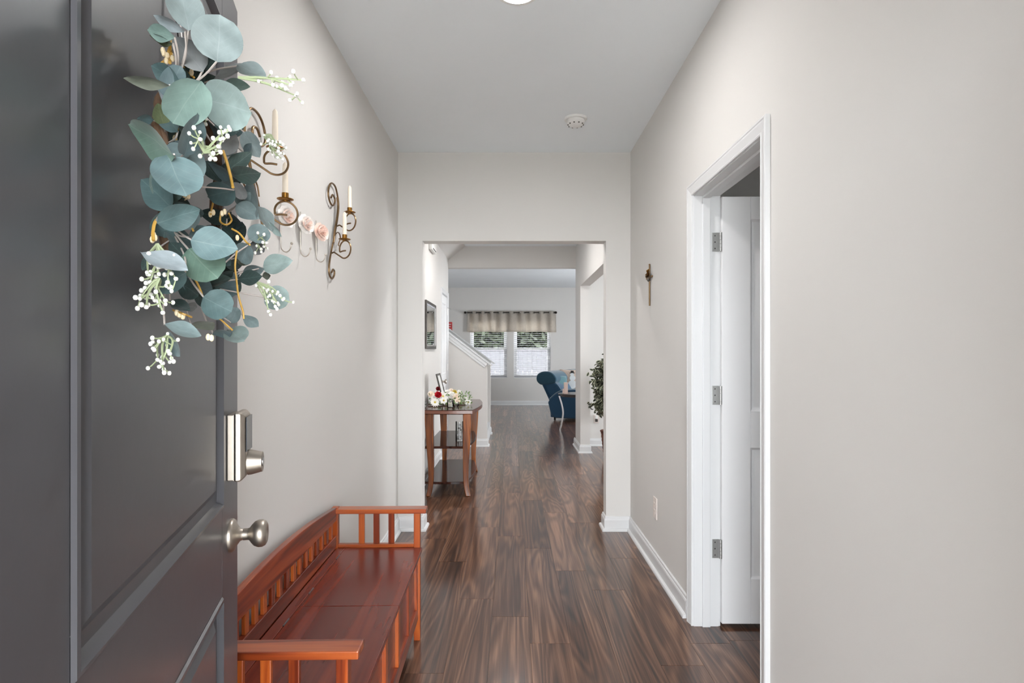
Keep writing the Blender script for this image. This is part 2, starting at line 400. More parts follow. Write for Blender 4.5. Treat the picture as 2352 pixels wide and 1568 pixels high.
# ceilings
struct(MB().box(-2.6, 4.62, 0.2, Y2 + T, HC, HC + 0.1).build('ceiling', 'ceil', org=(0, 4, HC)), 'flat white ceiling over the hall')
struct(MB().box(-2.72, 4.62, Y2 + T, Y3 + 0.12, HC2, HC2 + 0.1).box(-2.72, 4.62, Y2 + T - 0.02, Y2 + T, HC + 0.1, HC2 + 0.1).build('ceiling_living', 'ceil', org=(0, 11, HC2)), 'brightly lit living room ceiling')
box('ceiling_outer_left', 'ceil', -2.6, -2.5, 0.35, Y2, 0, HC)['kind'] = 'structure'

# floor with planks
fl = MB().box(-2.72, 4.62, 0.2, Y3 + 0.12, -0.06, -0.011).build('floor', 'subfloor', org=(0, 0, -0.06))
struct(fl, 'walnut brown plank floor running down the hall')
PW, PL = 0.178, 1.22
OFF = {0: 2.78, 1: 2.526, 2: 2.145, 3: 1.87, 4: 2.347, -1: 2.98, -2: 2.29, -3: 1.5}
def plank_mesh(L_):
    g = 0.0003; e = 0.0009; mb = MB()
    hw, hl = PW / 2 - g, L_ / 2 - g
    def ring(a, b, z): return [(-a, -b, z), (a, -b, z), (a, b, z), (-a, b, z)]
    mb.loft([ring(hw, hl, -0.010), ring(hw, hl, -e * 0.6), ring(hw - e, hl - e, 0.0)])
    me = bpy.data.meshes.new('plank'); me.from_pydata([tuple(v) for v in mb.v], [], mb.f); me.materials.append(M['plank']); return me
full = plank_mesh(PL)
for k in range(-5, 12):
    xc = -0.0975 + PW * (k + 0.5)
    y = OFF.get(k, random.uniform(0, PL)); y = (y % PL) - PL
    while y < Y3:
        a, b = max(y, 0.36), min(y + PL, Y3)
        if b - a > 0.03:
            me = full if abs(b - a - PL) < 1e-6 else plank_mesh(b - a)
            o = bpy.data.objects.new('plank', me); COL.objects.link(o); o.parent = fl
            o.location = (xc, (a + b) / 2, 0.06)
        y += PL
box('porch_bounce_slab', 'concrete', -6, 8, -14, 0.2, -0.12, -0.02)['kind'] = 'structure'  # stretched far out in pale concrete to bounce light onto the ceiling
struct(bpy.data.objects['porch_bounce_slab'], 'unseen concrete porch ground, extended to bounce daylight into the hall')
struct(box('unseen_porch_roof', 'porch_block', -1.4, 1.6, -2.3, 0.2, 2.70, 2.80), 'added unseen porch roof that cuts the steep sky light')  # added out of view to keep steep sky light off the wreath
struct(box('unseen_porch_left', 'porch_block', -1.4, -1.3, -2.3, 0.2, 0, 2.70), 'added unseen brick side that narrows the entry daylight')  # added side, keeps wide-angle daylight off the near hall walls
struct(box('unseen_porch_right', 'porch_block', 1.5, 1.6, -2.3, 0.2, 0, 2.70), 'added unseen brick side opposite, narrowing the entry daylight')  # opposite side, also added to limit the entry light
struct(box('threshold', 'steel', -0.372, 0.57, 0.2, 0.36, -0.02, 0.004), 'metal threshold under the front door')

# baseboards ------------------------------------------------------
BB = [(0, 0), (0.03, 0), (0.0295, 0.008), (0.026, 0.015), (0.020, 0.019), (0.0145, 0.020), (0.0145, 0.078), (0.012, 0.086), (0.009, 0.089), (0.008, 0.1), (0.004, 0.104), (0, 0.104)]
def skirt(name, label, segs):
    mb = MB()
    for (p, q, n, e0, e1) in segs:                 # ends extended (outside corner) along the run
        p, q, n = Vector((p[0], p[1], 0)), Vector((q[0], q[1], 0)), Vector((n[0], n[1], 0)); t = (q - p).normalized()
        mb.loft([[p + n * a + Vector((0, 0, z)) - t * (a * e0) for a, z in BB], [q + n * a + Vector((0, 0, z)) + t * (a * e1) for a, z in BB]])
    return struct(mb.build(name, 'trim', org=(segs[0][0][0], segs[0][0][1], 0)), label)
skirt('baseboard_left', 'white baseboard along the hall wall behind the bench', [((XL, 0.36), (XL, Y1), (1, 0), 0, -1), ((XL, Y1), (OX0, Y1), (0, -1), -1, 1), ((OX0, Y1), (OX0, Y1 + T), (1, 0), 1, 1)])
skirt('baseboard_right', 'white baseboard between the doorway and the opening', [((XR, DY1 + 0.062), (XR, Y1), (-1, 0), 0, -1), ((XR, Y1), (OX1, Y1), (0, -1), -1, 1), ((OX1, Y1), (OX1, Y1 + T), (-1, 0), 1, 1)])
skirt('baseboard_right_entry', 'white baseboard on the wall nearest the entry', [((XR, 0.36), (XR, DY0 - 0.062), (-1, 0), 0, 0)])
skirt('baseboard_passage_left', 'white baseboard along the passage wall behind the console table', [((XL2, Y1 + T), (XL2, CY0 - 0.06), (1, 0), 0, 0), ((XL2, CY1 + 0.06), (XL2, Y2), (1, 0), 0, -1)])
skirt('baseboard_wall_end', 'white baseboard wrapped around the slim wall end', [((XR2, 7.945), (XR2, 7.28), (-1, 0), 0, 1), ((XR2, 7.28), (XR2 + 0.123, 7.28), (0, -1), 1, 1), ((XR2 + 0.123, 7.28), (XR2 + 0.123, 7.83), (1, 0), 1, -1), ((XR2 + 0.123, 7.83), (4.5, 7.83), (0, -1), -1, 0)])
skirt('baseboard_far', 'white baseboard under the living room windows', [((-2.6, Y3), (4.5, Y3), (0, -1), -1, 0)])
skirt('baseboard_bedroom', 'white baseboard in the side room', [((XR + T, Y1), (4.4, Y1), (0, -1), 0, 0)])

# stair knee walls ---------------------------------------------
def capz(x): return 1.545 - 0.76 * (x + 0.872)       # underside height of the sloped cap
XE = -0.34
def knee(name, y0, label):
    zt = lambda x: min(capz(x), 2.445)
    mb = MB().prism([(-2.6, y0, 0), (XE, y0, 0), (XE, y0, capz(XE)), (-2.045, y0, 2.435), (-2.6, y0, 2.435)], (0, T, 0))
    o = struct(mb.build(name, 'wall', org=(-0.9, y0, 0)), label)
    sl = Vector((1, 0, -0.76)).normalized(); up = Vector((0.76, 0, 1)).normalized()
    a = Vector((-2.0, y0 - 0.03, capz(-2.0))); ln = (XE + 0.055 + 2.0) / sl.x
    MB().obox(a, sl * ln, (0, T + 0.06, 0), up * 0.02).build('cap', 'trim', o, bevel=0.004)
    for yy in (y0 - 0.018, y0 + T):
        MB().obox(a + Vector((0, yy - (y0 - 0.03), 0)) - up * 0.045, sl * (ln - 0.055), (0, 0.018, 0), up * 0.045).build('cap_moulding', 'trim', o, bevel=0.006)
        MB().obox(a + Vector((0, yy - (y0 - 0.03) + (0.004 if yy < y0 else 0), 0)) - up * 0.075, sl * (ln - 0.06), (0, 0.014, 0), up * 0.03).build('cap_moulding', 'trim', o, bevel=0.004)
    return o
knee('wall_stair_near', Y2, 'sloped stair knee wall with a white cap beside the console table')
knee('wall_stair_far', 8.94, 'farther sloped stair knee wall with a white cap')
skirt('baseboard_stair_near', 'white baseboard on the near stair wall', [((XL2, Y2), (XE, Y2), (0, -1), -1, 1), ((XE, Y2), (XE, Y2 + T), (1, 0), 1, 1)])
skirt('baseboard_stair_far', 'white baseboard on the farther stair wall', [((-0.9, 8.94), (XE, 8.94), (0, -1), 0, 1), ((XE, 8.94), (XE, 8.94 + T), (1, 0), 1, 1)])
st = thing('stairs', 'carpeted flight of steps between the knee walls', 'stairs', (XE, 8.4, 0), kind='structure')
for i in range(8):
    MB().box(XE - 0.25 * (i + 1), XE - 0.25 * i, Y2 + T, 8.94, 0, 0.19 * (i + 1)).build('step', 'trim', st)

# door casings --------------------------------------------------
CAS = [(0.004, 0.0), (0.004, 0.010), (0.009, 0.0125), (0.014, 0.010), (0.018, 0.011), (0.040, 0.0165), (0.046, 0.0165), (0.049, 0.0185), (0.054, 0.0185), (0.0575, 0.016), (0.0575, 0.0)]
def casing(mb, pt, a0, a1, zt, z0=0.0):
    """three-sided mitred casing; pt(u, v, z): u along the wall, v out of the wall"""
    rings = []
    rings.append([pt(a0 - u, v, z0) for u, v in CAS]); rings.append([pt(a0 - u, v, zt + u) for u, v in CAS])
    rings.append([pt(a1 + u, v, zt + u) for u, v in CAS]); rings.append([pt(a1 + u, v, z0) for u, v in CAS])
    mb.loft(rings)
def doorframe(name, label, xw, nx, y0, y1, zt, stopx):
    mb = MB(); J = 0.018
    casing(mb, lambda u, v, z: Vector((xw + nx * v, u, z)), y0 + J, y1 - J, zt - J)
    casing(mb, lambda u, v, z: Vector((xw - nx * (T + v), u, z)), y0 + J, y1 - J, zt - J)
    xa, xb = sorted((xw, xw - nx * T))
    mb.box(xa, xb, y0, y0 + J, 0, zt).box(xa, xb, y1 - J, y1, 0, zt).box(xa, xb, y0 + J, y1 - J, zt - J, zt)
    o = struct(mb.build(name, 'trim', org=(xw, (y0 + y1) / 2, 0)), label)
    s0, s1 = sorted((xw - nx * stopx, xw - nx * (stopx + 0.036)))
    MB().box(s0, s1, y0 + J, y0 + J + 0.011, 0, zt - J - 0.011).box(s0, s1, y1 - J - 0.011, y1 - J, 0, zt - J - 0.011).box(s0, s1, y0 + J, y1 - J, zt - J - 0.011, zt - J).build('door_stop', 'trim', o, bevel=0.002)
    return o
doorframe('trim_1', 'white moulded casing around the side room doorway', XR, -1, DY0, DY1, DZ, 0.038)
doorframe('trim_2', 'white moulded casing around the closet door', XL2, 1, CY0, CY1, CZ, 0.05)

def rect_rings(mb, pt, a0, a1, z0, z1, prof, fill=True):
    """closed rectangular moulding: pt(a, h, z); prof = (inset, height)"""
    rings = [[pt(a0 + i, h, z0 + i), pt(a1 - i, h, z0 + i), pt(a1 - i, h, z1 - i), pt(a0 + i, h, z1 - i)] for i, h in prof]
    mb.loft(rings, cap=False)
    if fill: mb.add(rings[-1], [(0, 1, 2, 3)])
def door_slab(mb, pt, wd, z0, z1, th, panels, faces=(1,)):
    """stiles and rails as boxes; pt(a, h, z), h = 0 front face, -th back"""
    def bx(a0, a1, zz0, zz1):
        c = [pt(a, h, z) for z in (zz0, zz1) for h in (0, -th) for a in (a0, a1)]
        mb.add(c, [(0, 1, 5, 4), (2, 6, 7, 3), (0, 2, 3, 1), (4, 5, 7, 6), (0, 4, 6, 2), (1, 3, 7, 5)])
    s0 = min(p[0] for p in panels); s1 = max(p[1] for p in panels)
    bx(0, s0, z0, z1); bx(s1, wd, z0, z1); prev = z0
    for (a, b, zz0, zz1) in sorted(panels, key=lambda p: p[2]):
        bx(s0, s1, prev, zz0); prev = zz1
    bx(s0, s1, prev, z1)

# ------------------------------------------------------------------ front door (charcoal, open)
ca, sa = math.cos(math.radians(15.4)), math.sin(math.radians(15.4))
DE = Vector((-0.595, 1.233, 0))                  # free edge, outer face
dS = Vector((sa, -ca, 0)); dN = Vector((ca, sa, 0))
def FD(s, h, z): return DE + dS * s + dN * h + Vector((0, 0, z))
panels = [(0.148, 0.750, 0.993, 1.925), (0.148, 0.750, 0.22, 0.824)]
mb = MB(); door_slab(mb, FD, 0.905, 0.012, 2.03, 0.044, panels)
d1 = struct(mb.build('door_1', 'charcoal', org=tuple(FD(0.45, -0.02, 0.012)), bevel=0.0012, seg=1), 'dark charcoal panelled front door standing open')
FP = [(0.0, 0.0), (0.003, 0.004), (0.008, 0.005), (0.013, 0.0), (0.017, -0.006), (0.030, -0.009), (0.040, -0.004), (0.045, -0.001), (0.049, -0.001)]
for p in panels:
    mb = MB(); rect_rings(mb, FD, *p, FP)
    mb.add([FD(p[0], -0.044, p[2]), FD(p[1], -0.044, p[2]), FD(p[1], -0.044, p[3]), FD(p[0], -0.044, p[3])], [(0, 1, 2, 3)])
    mb.build('panel', 'charcoal', d1, smooth=True, ang=25)
# electronic deadbolt
KS = 0.072
def kb(s0, s1, h0, h1, z0, z1, c=0.0):
    m_ = MB(); r = []
    for h, i in ((h0, 0), (h1 - c, 0), (h1, c)):
        r.append([FD(s0 + i, h, z0 + i), FD(s1 - i, h, z0 + i), FD(s1 - i, h, z1 - i), FD(s0 + i, h, z1 - i)])
    return m_.loft(r)
lk = kb(0.036, 0.108, 0.0, 0.013, 1.036, 1.168).build('deadbolt', 'nickel', d1, bevel=0.002)
tag(lk, 'brushed nickel keypad deadbolt')
kb(0.034, 0.110, 0.014, 0.034, 1.034, 1.172, 0.009).build('housing', 'nickel', lk, bevel=0.003)
kb(0.042, 0.102, 0.034, 0.0362, 1.092, 1.162).build('keypad_cover', 'keypad', lk, bevel=0.001)
MB().lathe([(0.0, 0.0), (0.026, 0.0), (0.0255, 0.006), (0.021, 0.024), (0.0205, 0.027), (0.016, 0.0275), (0.0, 0.0265)], FD(KS, 0.034, 1.066), dN, 28).build('turn_piece', 'nickel', lk, smooth=True)
MB().lathe([(0.0, 0.0), (0.009, 0.0), (0.009, 0.0012), (0.0, 0.0014)], FD(KS, 0.0615, 1.066), dN, 20).build('keyhole', 'steel', lk, smooth=True)
kn = MB().lathe([(0.0, 0.0), (0.0335, 0.0), (0.0335, 0.004), (0.031, 0.008), (0.0235, 0.011), (0.019, 0.014), (0.0125, 0.019), (0.011, 0.024), (0.0118, 0.0245), (0.0118, 0.033), (0.0125, 0.036), (0.018, 0.040), (0.0245, 0.046), (0.0275, 0.053), (0.0275, 0.061), (0.0245, 0.067), (0.019, 0.070), (0.013, 0.0695), (0.0115, 0.068), (0.0, 0.068)], FD(KS, 0.0, 0.918), dN, 36).build('doorknob', 'nickel', d1, smooth=True, ang=50)
tag(kn, 'round brushed nickel doorknob')
# hinges on the hidden edge and interior knob
MB().lathe([(0.0, 0.0), (0.0335, 0.0), (0.031, 0.008), (0.012, 0.02), (0.012, 0.035), (0.0275, 0.05), (0.0275, 0.061), (0.019, 0.068), (0.0, 0.068)], FD(KS, -0.044, 0.918), -dN, 24).build('inner_knob', 'nickel', d1, smooth=True)
for z in (0.25, 1.02, 1.8):
    MB().tube([FD(0.913, -0.05, z - 0.05), FD(0.913, -0.05, z + 0.05)], 0.008, 10).build('hinge', 'steel', d1, smooth=True)

# ------------------------------------------------------------------ side room door (white, swung in)
HX, HY = XR + T + 0.012, DY1 - 0.032       # hinge side face origin
def SD(a, h, z): return Vector((HX + a, HY - h, z))
def white_door(name, label, pt, wd, z0, z1, stile, org, prof):
    pn = [(stile, wd - stile, 1.015, z1 - 0.108), (stile, wd - stile, 0.228, 0.842)]
    mb = MB(); door_slab(mb, pt, wd, z0, z1, 0.035, pn)
    d = struct(mb.build(name, 'door_white', org=org, bevel=0.0015, seg=1), label)
    for p in pn:
        mb = MB(); rect_rings(mb, pt, *p, prof)
        rect_rings(mb, lambda a, h, z: pt(a, -0.035 - h, z), *p, prof)
        mb.build('panel', 'door_white', d, smooth=True, ang=25)
    return d
WP = [(0.0, 0.0), (0.004, -0.006), (0.010, -0.0105), (0.016, -0.011), (0.022, -0.0095), (0.050, -0.0015), (0.054, -0.0015)]
d2 = white_door('door_2', 'white two-panel door swung into the side room', SD, 0.762, 0.018, 2.022, 0.135, (HX, HY, 0.018), WP)
for z in (1.81, 1.089, 0.367):
    hg = MB().box(XR + 0.085, XR + T + 0.002, DY1 - 0.0205, DY1 - 0.018, z - 0.0445, z + 0.0445).build('hinge', 'steel', d2, bevel=0.001)
    tag(hg, 'satin steel door hinge')
    for q in range(5):
        MB().tube([(HX - 0.005, DY1 - 0.028, z - 0.0445 + q * 0.0178 + 0.0006), (HX - 0.005, DY1 - 0.028, z - 0.0445 + (q + 1) * 0.0178 - 0.0006)], 0.0062, 12).build('knuckle', 'steel', hg, smooth=True)
    MB().box(HX - 0.001, HX + 0.004, HY + 0.0005, HY + 0.0025, z - 0.0445, z + 0.0445).build('leaf_edge', 'steel', hg)
    for dz in (-0.03, 0.0, 0.03):
        MB().ball((XR + 0.098, DY1 - 0.0208, z + dz), 0.0035, 8, (1, 0.3, 1)).build('screw', 'screw', hg, smooth=True)
MB().lathe([(0.0, 0.0), (0.032, 0.0), (0.028, 0.01), (0.012, 0.02), (0.012, 0.035), (0.026, 0.05), (0.026, 0.06), (0.0, 0.066)], SD(0.69, 0.0, 0.92), (0, -1, 0), 24).build('doorknob', 'nickel', d2, smooth=True)

# closet door (closed)
def CD(a, h, z): return Vector((XL2 - 0.004 + h, CY0 + 0.02 + a, z))
d3 = white_door('door_3', 'white closed closet door beyond the console table', CD, CY1 - CY0 - 0.04, 0.018, 2.022, 0.10, (XL2, CY0, 0.018), WP)
kn = MB().lathe([(0.0, 0.0), (0.032, 0.0), (0.030, 0.006), (0.014, 0.012), (0.0115, 0.018), (0.0115, 0.034), (0.020, 0.040), (0.0275, 0.047), (0.0275, 0.057), (0.020, 0.064), (0.0, 0.066)], CD(0.07, 0.0, 0.925), (1, 0, 0), 24).build('doorknob', 'nickel', d3, smooth=True, ang=50)
for z in (1.83, 1.09, 0.34):
    MB().tube([(XL2 + 0.006, CY1 - 0.014, z - 0.045), (XL2 + 0.006, CY1 - 0.014, z + 0.045)], 0.008, 10).build('hinge', 'white_plastic', d3, smooth=True)
MB().tube([(XL2 + 0.008, CY1 - 0.014, 1.885), (XL2 + 0.05, CY1 - 0.016, 1.868), (XL2 + 0.055, CY1 - 0.016, 1.866)], [0.003, 0.003, 0.006], 8).build('hinge_stop', 'steel', d3, smooth=True)

# ------------------------------------------------------------------ windows
for i, (a, b) in enumerate(WX):
    wn = MB()
    fy0, fy1 = Y3 + 0.055, Y3 + 0.115
    for (x0, x1, z0, z1) in ((a, a + 0.035, WZ0, WZ1), (b - 0.035, b, WZ0, WZ1), (a + 0.035, b - 0.035, WZ0, WZ0 + 0.035), (a + 0.035, b - 0.035, WZ1 - 0.035, WZ1)):
        wn.box(x0, x1, fy0, fy1, z0, z1)
    o = struct(wn.build('window_%d' % (i + 1), 'vinyl', org=((a + b) / 2, Y3 + 0.08, WZ0), bevel=0.002), 'white vinyl double-hung window %s' % ('nearer the stairs' if i == 0 else 'above the blue sofa'))
    zm = 1.365
    for nm, y0, z0, z1 in (('lower_sash', Y3 + 0.06, WZ0 + 0.035, zm + 0.02), ('upper_sash', Y3 + 0.086, zm - 0.02, WZ1 - 0.035)):
        sm = MB(); x0, x1 = a + 0.035, b - 0.035; s = 0.045
        sm.box(x0, x0 + s, y0, y0 + 0.024, z0, z1).box(x1 - s, x1, y0, y0 + 0.024, z0, z1).box(x0 + s, x1 - s, y0, y0 + 0.024, z0, z0 + s).box(x0 + s, x1 - s, y0, y0 + 0.024, z1 - s, z1)
        so = sm.build(nm, 'vinyl', o, bevel=0.002)
        MB().box(x0 + s, x1 - s, y0 + 0.009, y0 + 0.013, z0 + s, z1 - s).build('pane', 'glass', so)
    for fx in (0.3, 0.75):
        MB().box(a + (b - a) * fx - 0.025, a + (b - a) * fx + 0.025, Y3 + 0.06, Y3 + 0.084, zm + 0.02, zm + 0.032).build('sash_lock', 'vinyl', o, bevel=0.003)
    MB().box(a - 0.0, b + 0.0, Y3 - 0.004, Y3 + 0.055, WZ0, WZ0 + 0.014).build('sill', 'vinyl', o, bevel=0.003)
    # blinds
    bt = thing('window_blind', 'pale grey horizontal slat blind in the window %s' % ('nearer the stairs' if i == 0 else 'behind the blue sofa'), 'blind', ((a + b) / 2, Y3 + 0.03, WZ0), group='living room window blinds')
    box('headrail', 'slat', a + 0.01, b - 0.01, Y3 + 0.008, Y3 + 0.052, WZ1 - 0.045, WZ1 - 0.004, bt)
    box('bottom_rail', 'slat', a + 0.012, b - 0.012, Y3 + 0.006, Y3 + 0.052, WZ0 + 0.03, WZ0 + 0.05, bt)
    z = WZ0 + 0.085; first = None
    while z < WZ1 - 0.06:
        if first is None:
            mb = MB(); hw = (b - a) / 2 - 0.012
            pr = [(-0.024, -0.0035), (-0.012, 0.0), (0.0, 0.0012), (0.012, 0.0006), (0.024, -0.001)]
            rr = [[Vector((x, p, q)) for p, q in pr] + [Vector((x, p, q + 0.0028)) for p, q in reversed(pr)] for x in (-hw, hw)]
            mb.loft(rr); first = mb.build('slat', 'slat', bt, local=True); first.location = (0, 0, z - WZ0)
        else:
            dup(first, bt, (0, 0, z - WZ0))
        z += 0.0475
    for fx in (0.15, 0.5, 0.85):
        MB().box(a + (b - a) * fx - 0.0015, a + (b - a) * fx + 0.0015, Y3 + 0.004, Y3 + 0.0055, WZ0 + 0.04, WZ1 - 0.04).build('ladder_cord', 'slat', bt)
# added windows out of view, put in to let daylight into the rooms
for nm, args in (('window_3', (4.54, 4.6, 5.4, 6.6, 0.6, 2.2)), ('window_4', (4.54, 4.6, 9.4, 11.0, 0.0, 2.15))):
    x0, x1, y0, y1, z0, z1 = args; m_ = MB(); f = 0.06
    m_.box(x0, x1, y0, y0 + f, z0, z1).box(x0, x1, y1 - f, y1, z0, z1).box(x0, x1, y0 + f, y1 - f, z1 - f, z1).box(x0, x1, y0 + f, y1 - f, z0, z0 + 0.04)
    m_.box(x0, x1, (y0 + y1) / 2 - 0.03, (y0 + y1) / 2 + 0.03, z0 + 0.04, z1 - f)
    o = struct(m_.build(nm, 'vinyl', org=(x0, y0, z0)), 'added unseen window in the outer wall, for daylight')
    MB().box(x0 + 0.028, x0 + 0.032, y0 + f, y1 - f, z0 + 0.04, z1 - f).build('pane', 'glass', o)
m_ = MB(); m_.box(2.69, 2.75, 0.25, 0.31, 0.75, 2.15).box(2.99, 3.05, 0.25, 0.31, 0.75, 2.15).box(2.75, 2.99, 0.25, 0.31, 0.75, 0.81).box(2.75, 2.99, 0.25, 0.31, 2.09, 2.15)  # added side room window, unseen, throws daylight on the white door
o = struct(m_.build('window_5', 'vinyl', org=(2.4, 0.28, 0.75)), 'added unseen window lighting the side room door')
MB().box(2.75, 2.99, 0.278, 0.282, 0.81, 2.09).build('pane', 'glass', o)

# curtain rod and valances
RZ, RY = 2.247, Y3 - 0.075
rd = thing('curtain_rod', 'dark bronze curtain rod across both far windows', 'curtain rod', (-0.04, RY, RZ))
MB().tube([(-1.10, RY, RZ), (1.03, RY, RZ)], 0.011, 10).build('pole', 'rod', rd, smooth=True)
for s, x in ((-1, -1.10), (1, 1.03)):
    MB().lathe([(0.0, 0.0), (0.014, 0.0), (0.014, 0.01), (0.022, 0.016), (0.03, 0.03), (0.028, 0.045), (0.016, 0.058), (0.0, 0.062)], (x, RY, RZ), (s, 0, 0), 16).build('finial', 'rod', rd, smooth=True)
    MB().box(x - s * 0.05 - 0.006, x - s * 0.05 + 0.006, RY, Y3, RZ - 0.02, RZ + 0.005).build('bracket', 'rod', rd)
for k, (x0, x1, lab) in enumerate(((-1.075, -0.445, 'oatmeal linen valance panel nearest the stairs'), (-0.435, 0.325, 'oatmeal linen valance panel hanging over the gap between the windows'), (0.335, 1.06, 'oatmeal linen valance panel above the blue sofa'))):
    nw = 3; v = thing('valance_curtain', lab, 'curtain', ((x0 + x1) / 2, RY, RZ), group='linen valance panels')
    mb = MB(); n = 72; rows = []
    for j in range(9):
        t = j / 8; z = RZ + 0.035 - t * (0.035 + RZ - 1.775); row = []
        for i in range(n + 1):
            u = i / n; x = x0 + (x1 - x0) * u + (u - 0.5) * 0.03 * t
            a_ = 0.032 * (1 - 0.25 * t)
            y = RY + a_ * math.sin(2 * PI * nw * u + 0.6 * k) + 0.008 * t * math.sin(9 * u + 3 * k)
            row.append(Vector((x, y, z - 0.008 * t * math.sin(7 * u + k))))
        rows.append(row)
    mb.loft(rows, cap=False, closed=False)
    c = mb.build('fabric', 'valance', v, smooth=True, ang=180)
    sol = c.modifiers.new('thickness', 'SOLIDIFY'); sol.thickness = 0.0015
    for q in range(nw * 2):
        u = (q + 0.5 - 0.6 * k / PI + 0.5) / (nw * 2); u = (u % 1.0)
        gx = x0 + (x1 - x0) * u
        ring = [(gx + 0.004 * 0, RY + 0.026 * math.cos(t), RZ + 0.026 * math.sin(t)) for t in [2 * PI * i / 16 for i in range(17)]]
        MB().tube([(gx + (0.02 if q % 2 else -0.02) * math.cos(t), RY - 0.018 + 0.02 * math.cos(t), RZ - 0.004 + 0.024 * math.sin(t)) for t in [2 * PI * i / 16 for i in range(17)]], 0.0045, 6).build('grommet', 'chrome', v, smooth=True)

# ------------------------------------------------------------------ outside
struct(box('yard_ground', 'yard', -14, 14, Y3 + 0.2, 40, -0.25, -0.15), 'dark lawn behind the house')
struct(box('unseen_bounce_slab', 'concrete', -6, 8, Y3 + 0.14, 18.3, -0.16, -0.1), 'added unseen pale slab bouncing daylight into the living room')  # unseen reflector, added to lift light to the living room ceiling
struct(box('unseen_patio_roof', 'vinyl', -4, 4.62, Y3 + 0.12, Y3 + 1.8, 2.72, 2.84), 'added unseen roof that shades the window blinds')  # added overhang, keeps sky light off the blind slats
fn = thing('garden_fence', 'grey board fence seen through the lower window panes', 'fence', (0, 18.5, -0.15))
for i in range(46):
    x = -3.4 + i * 0.15
    MB().box(x, x + 0.146, 18.5, 18.52, -0.15, 1.40).build('board', 'fence', fn)
for z in (0.2, 1.15):
    MB().box(-3.4, 3.5, 18.52, 18.56, z, z + 0.09).build('rail', 'fence', fn)
def tree(x, y, h, r, lab, seed):
    rnd = random.Random(seed); t = thing('garden_tree', lab, 'tree', (x, y, -0.15), group='trees behind the fence')
    MB().tube([(x, y, -0.15), (x + 0.05, y, h * 0.35), (x - 0.03, y + 0.05, h * 0.7)], [0.16, 0.12, 0.05], 8).build('trunk', 'treebark', t, smooth=True)
    mb = MB()
    for q in range(5200 if r < 2 else 14000):
        th = rnd.uniform(0, 2 * PI); ph = math.acos(rnd.uniform(-1, 1)); rr = r * rnd.uniform(0.35, 1) ** 0.5
        c = Vector((x + rr * math.sin(ph) * math.cos(th), y + rr * math.sin(ph) * math.sin(th) * 0.7, h * 0.55 + rr * math.cos(ph) * h * 0.5 / r))
        a_ = Vector((rnd.gauss(0, 1), rnd.gauss(0, 1), rnd.gauss(0, 1))).normalized(); b_ = a_.orthogonal().normalized()
        l = rnd.uniform(0.10, 0.22)
        mb.add([c - a_ * l, c + b_ * l * 0.45, c + a_ * l, c - b_ * l * 0.45], [(0, 1, 2, 3)])
    f = mb.build('foliage', 'treeleaf', t); f['kind'] = 'stuff'
for i, (x, y, h, r, lab) in enumerate(((-1.62, 21.0, 5.4, 1.5, 'dark leafy tree behind the window nearer the stairs'), (1.62, 21.0, 5.2, 1.5, 'dark leafy tree behind the window above the sofa'), (0.0, 24.6, 6.4, 2.4, 'tall dark tree deepest in the yard'))):
    tree(x, y, h, r, lab, 40 + i)

# ------------------------------------------------------------------ bench
bn = thing('storage_bench', 'cherry red wooden storage bench with slatted back and arms', 'bench', (-0.787, 1.325, 0), math.radians(1.14))
BL = 1.26; BD = 0.405
def bb(name, mat, x0, x1, y0, y1, z0, z1, parent=None, bevel=0.002, label=None):
    o = MB().box(x0, x1, y0, y1, z0, z1).build(name, mat, parent or bn, local=True, bevel=bevel)
    if label: o['label'] = label
    return o
for y in (0.012, BL - 0.044):
    bb('leg', 'cherry_z', BD - 0.034, BD - 0.006, y, y + 0.032, 0, 0.572)
    bb('leg', 'cherry_z', 0.004, 0.032, y, y + 0.032, 0, 0.597)
    bb('armrest', 'cherry_x', 0.0, BD + 0.022, y - 0.014, y + 0.048, 0.572, 0.592, bevel=0.003)
    bb('arm_rail', 'cherry_x', 0.032, BD - 0.034, y + 0.004, y + 0.028, 0.416, 0.432)
    for x in (0.123, 0.189, 0.256):
        bb('arm_slat', 'cherry_z', x, x + 0.026, y + 0.009, y + 0.022, 0.432, 0.572)
    bb('end_panel', 'cherry', 0.03, BD - 0.03, y + 0.010, y + 0.022, 0.09, 0.416, bevel=0.001)
# arched top rail
n = 24; mb = MB(); rings = []
for i in range(n + 1):
    y = 0.044 + (BL - 0.088) * i / n; zt = 0.597 + 0.038 * math.sin(PI * i / n)
    rings.append([Vector((0.006, y, 0.540)), Vector((0.028, y, 0.540)), Vector((0.028, y, zt)), Vector((0.006, y, zt))])
mb.loft(rings).build('top_rail', 'cherry', bn, local=True, bevel=0.0025)
bb('back_rail', 'cherry', 0.006, 0.028, 0.044, BL - 0.044, 0.420, 0.474)
k = 0; y = 0.075
while y < BL - 0.08:
    bb('back_slat', 'cherry_z', 0.011, 0.023, y - 0.0125, y + 0.0125, 0.474, 0.540, bevel=0.0015); y += 0.0641
bb('back_panel', 'cherry', 0.008, 0.02, 0.044, BL - 0.044, 0.09, 0.42, bevel=0)
bb('seat_strip', 'seatwood', 0.028, 0.066, 0.046, BL - 0.046, 0.400, 0.418, bevel=0.002)
for y0, y1 in ((0.046, BL / 2 - 0.0012), (BL / 2 + 0.0012, BL - 0.046)):
    ld = bb('lid', 'seatwood', 0.0675, BD + 0.004, y0, y1, 0.400, 0.4185, bevel=0.002)
    for hy in (y0 + 0.10, y1 - 0.14):
        MB().tube([(0.0668, hy, 0.4185), (0.0668, hy + 0.05, 0.4185)], 0.0026, 8).build('hinge', 'screw', ld, local=True)
fx = BD - 0.014
bb('front_rail', 'cherry', fx - 0.016, fx, 0.044, BL - 0.044, 0.355, 0.400)
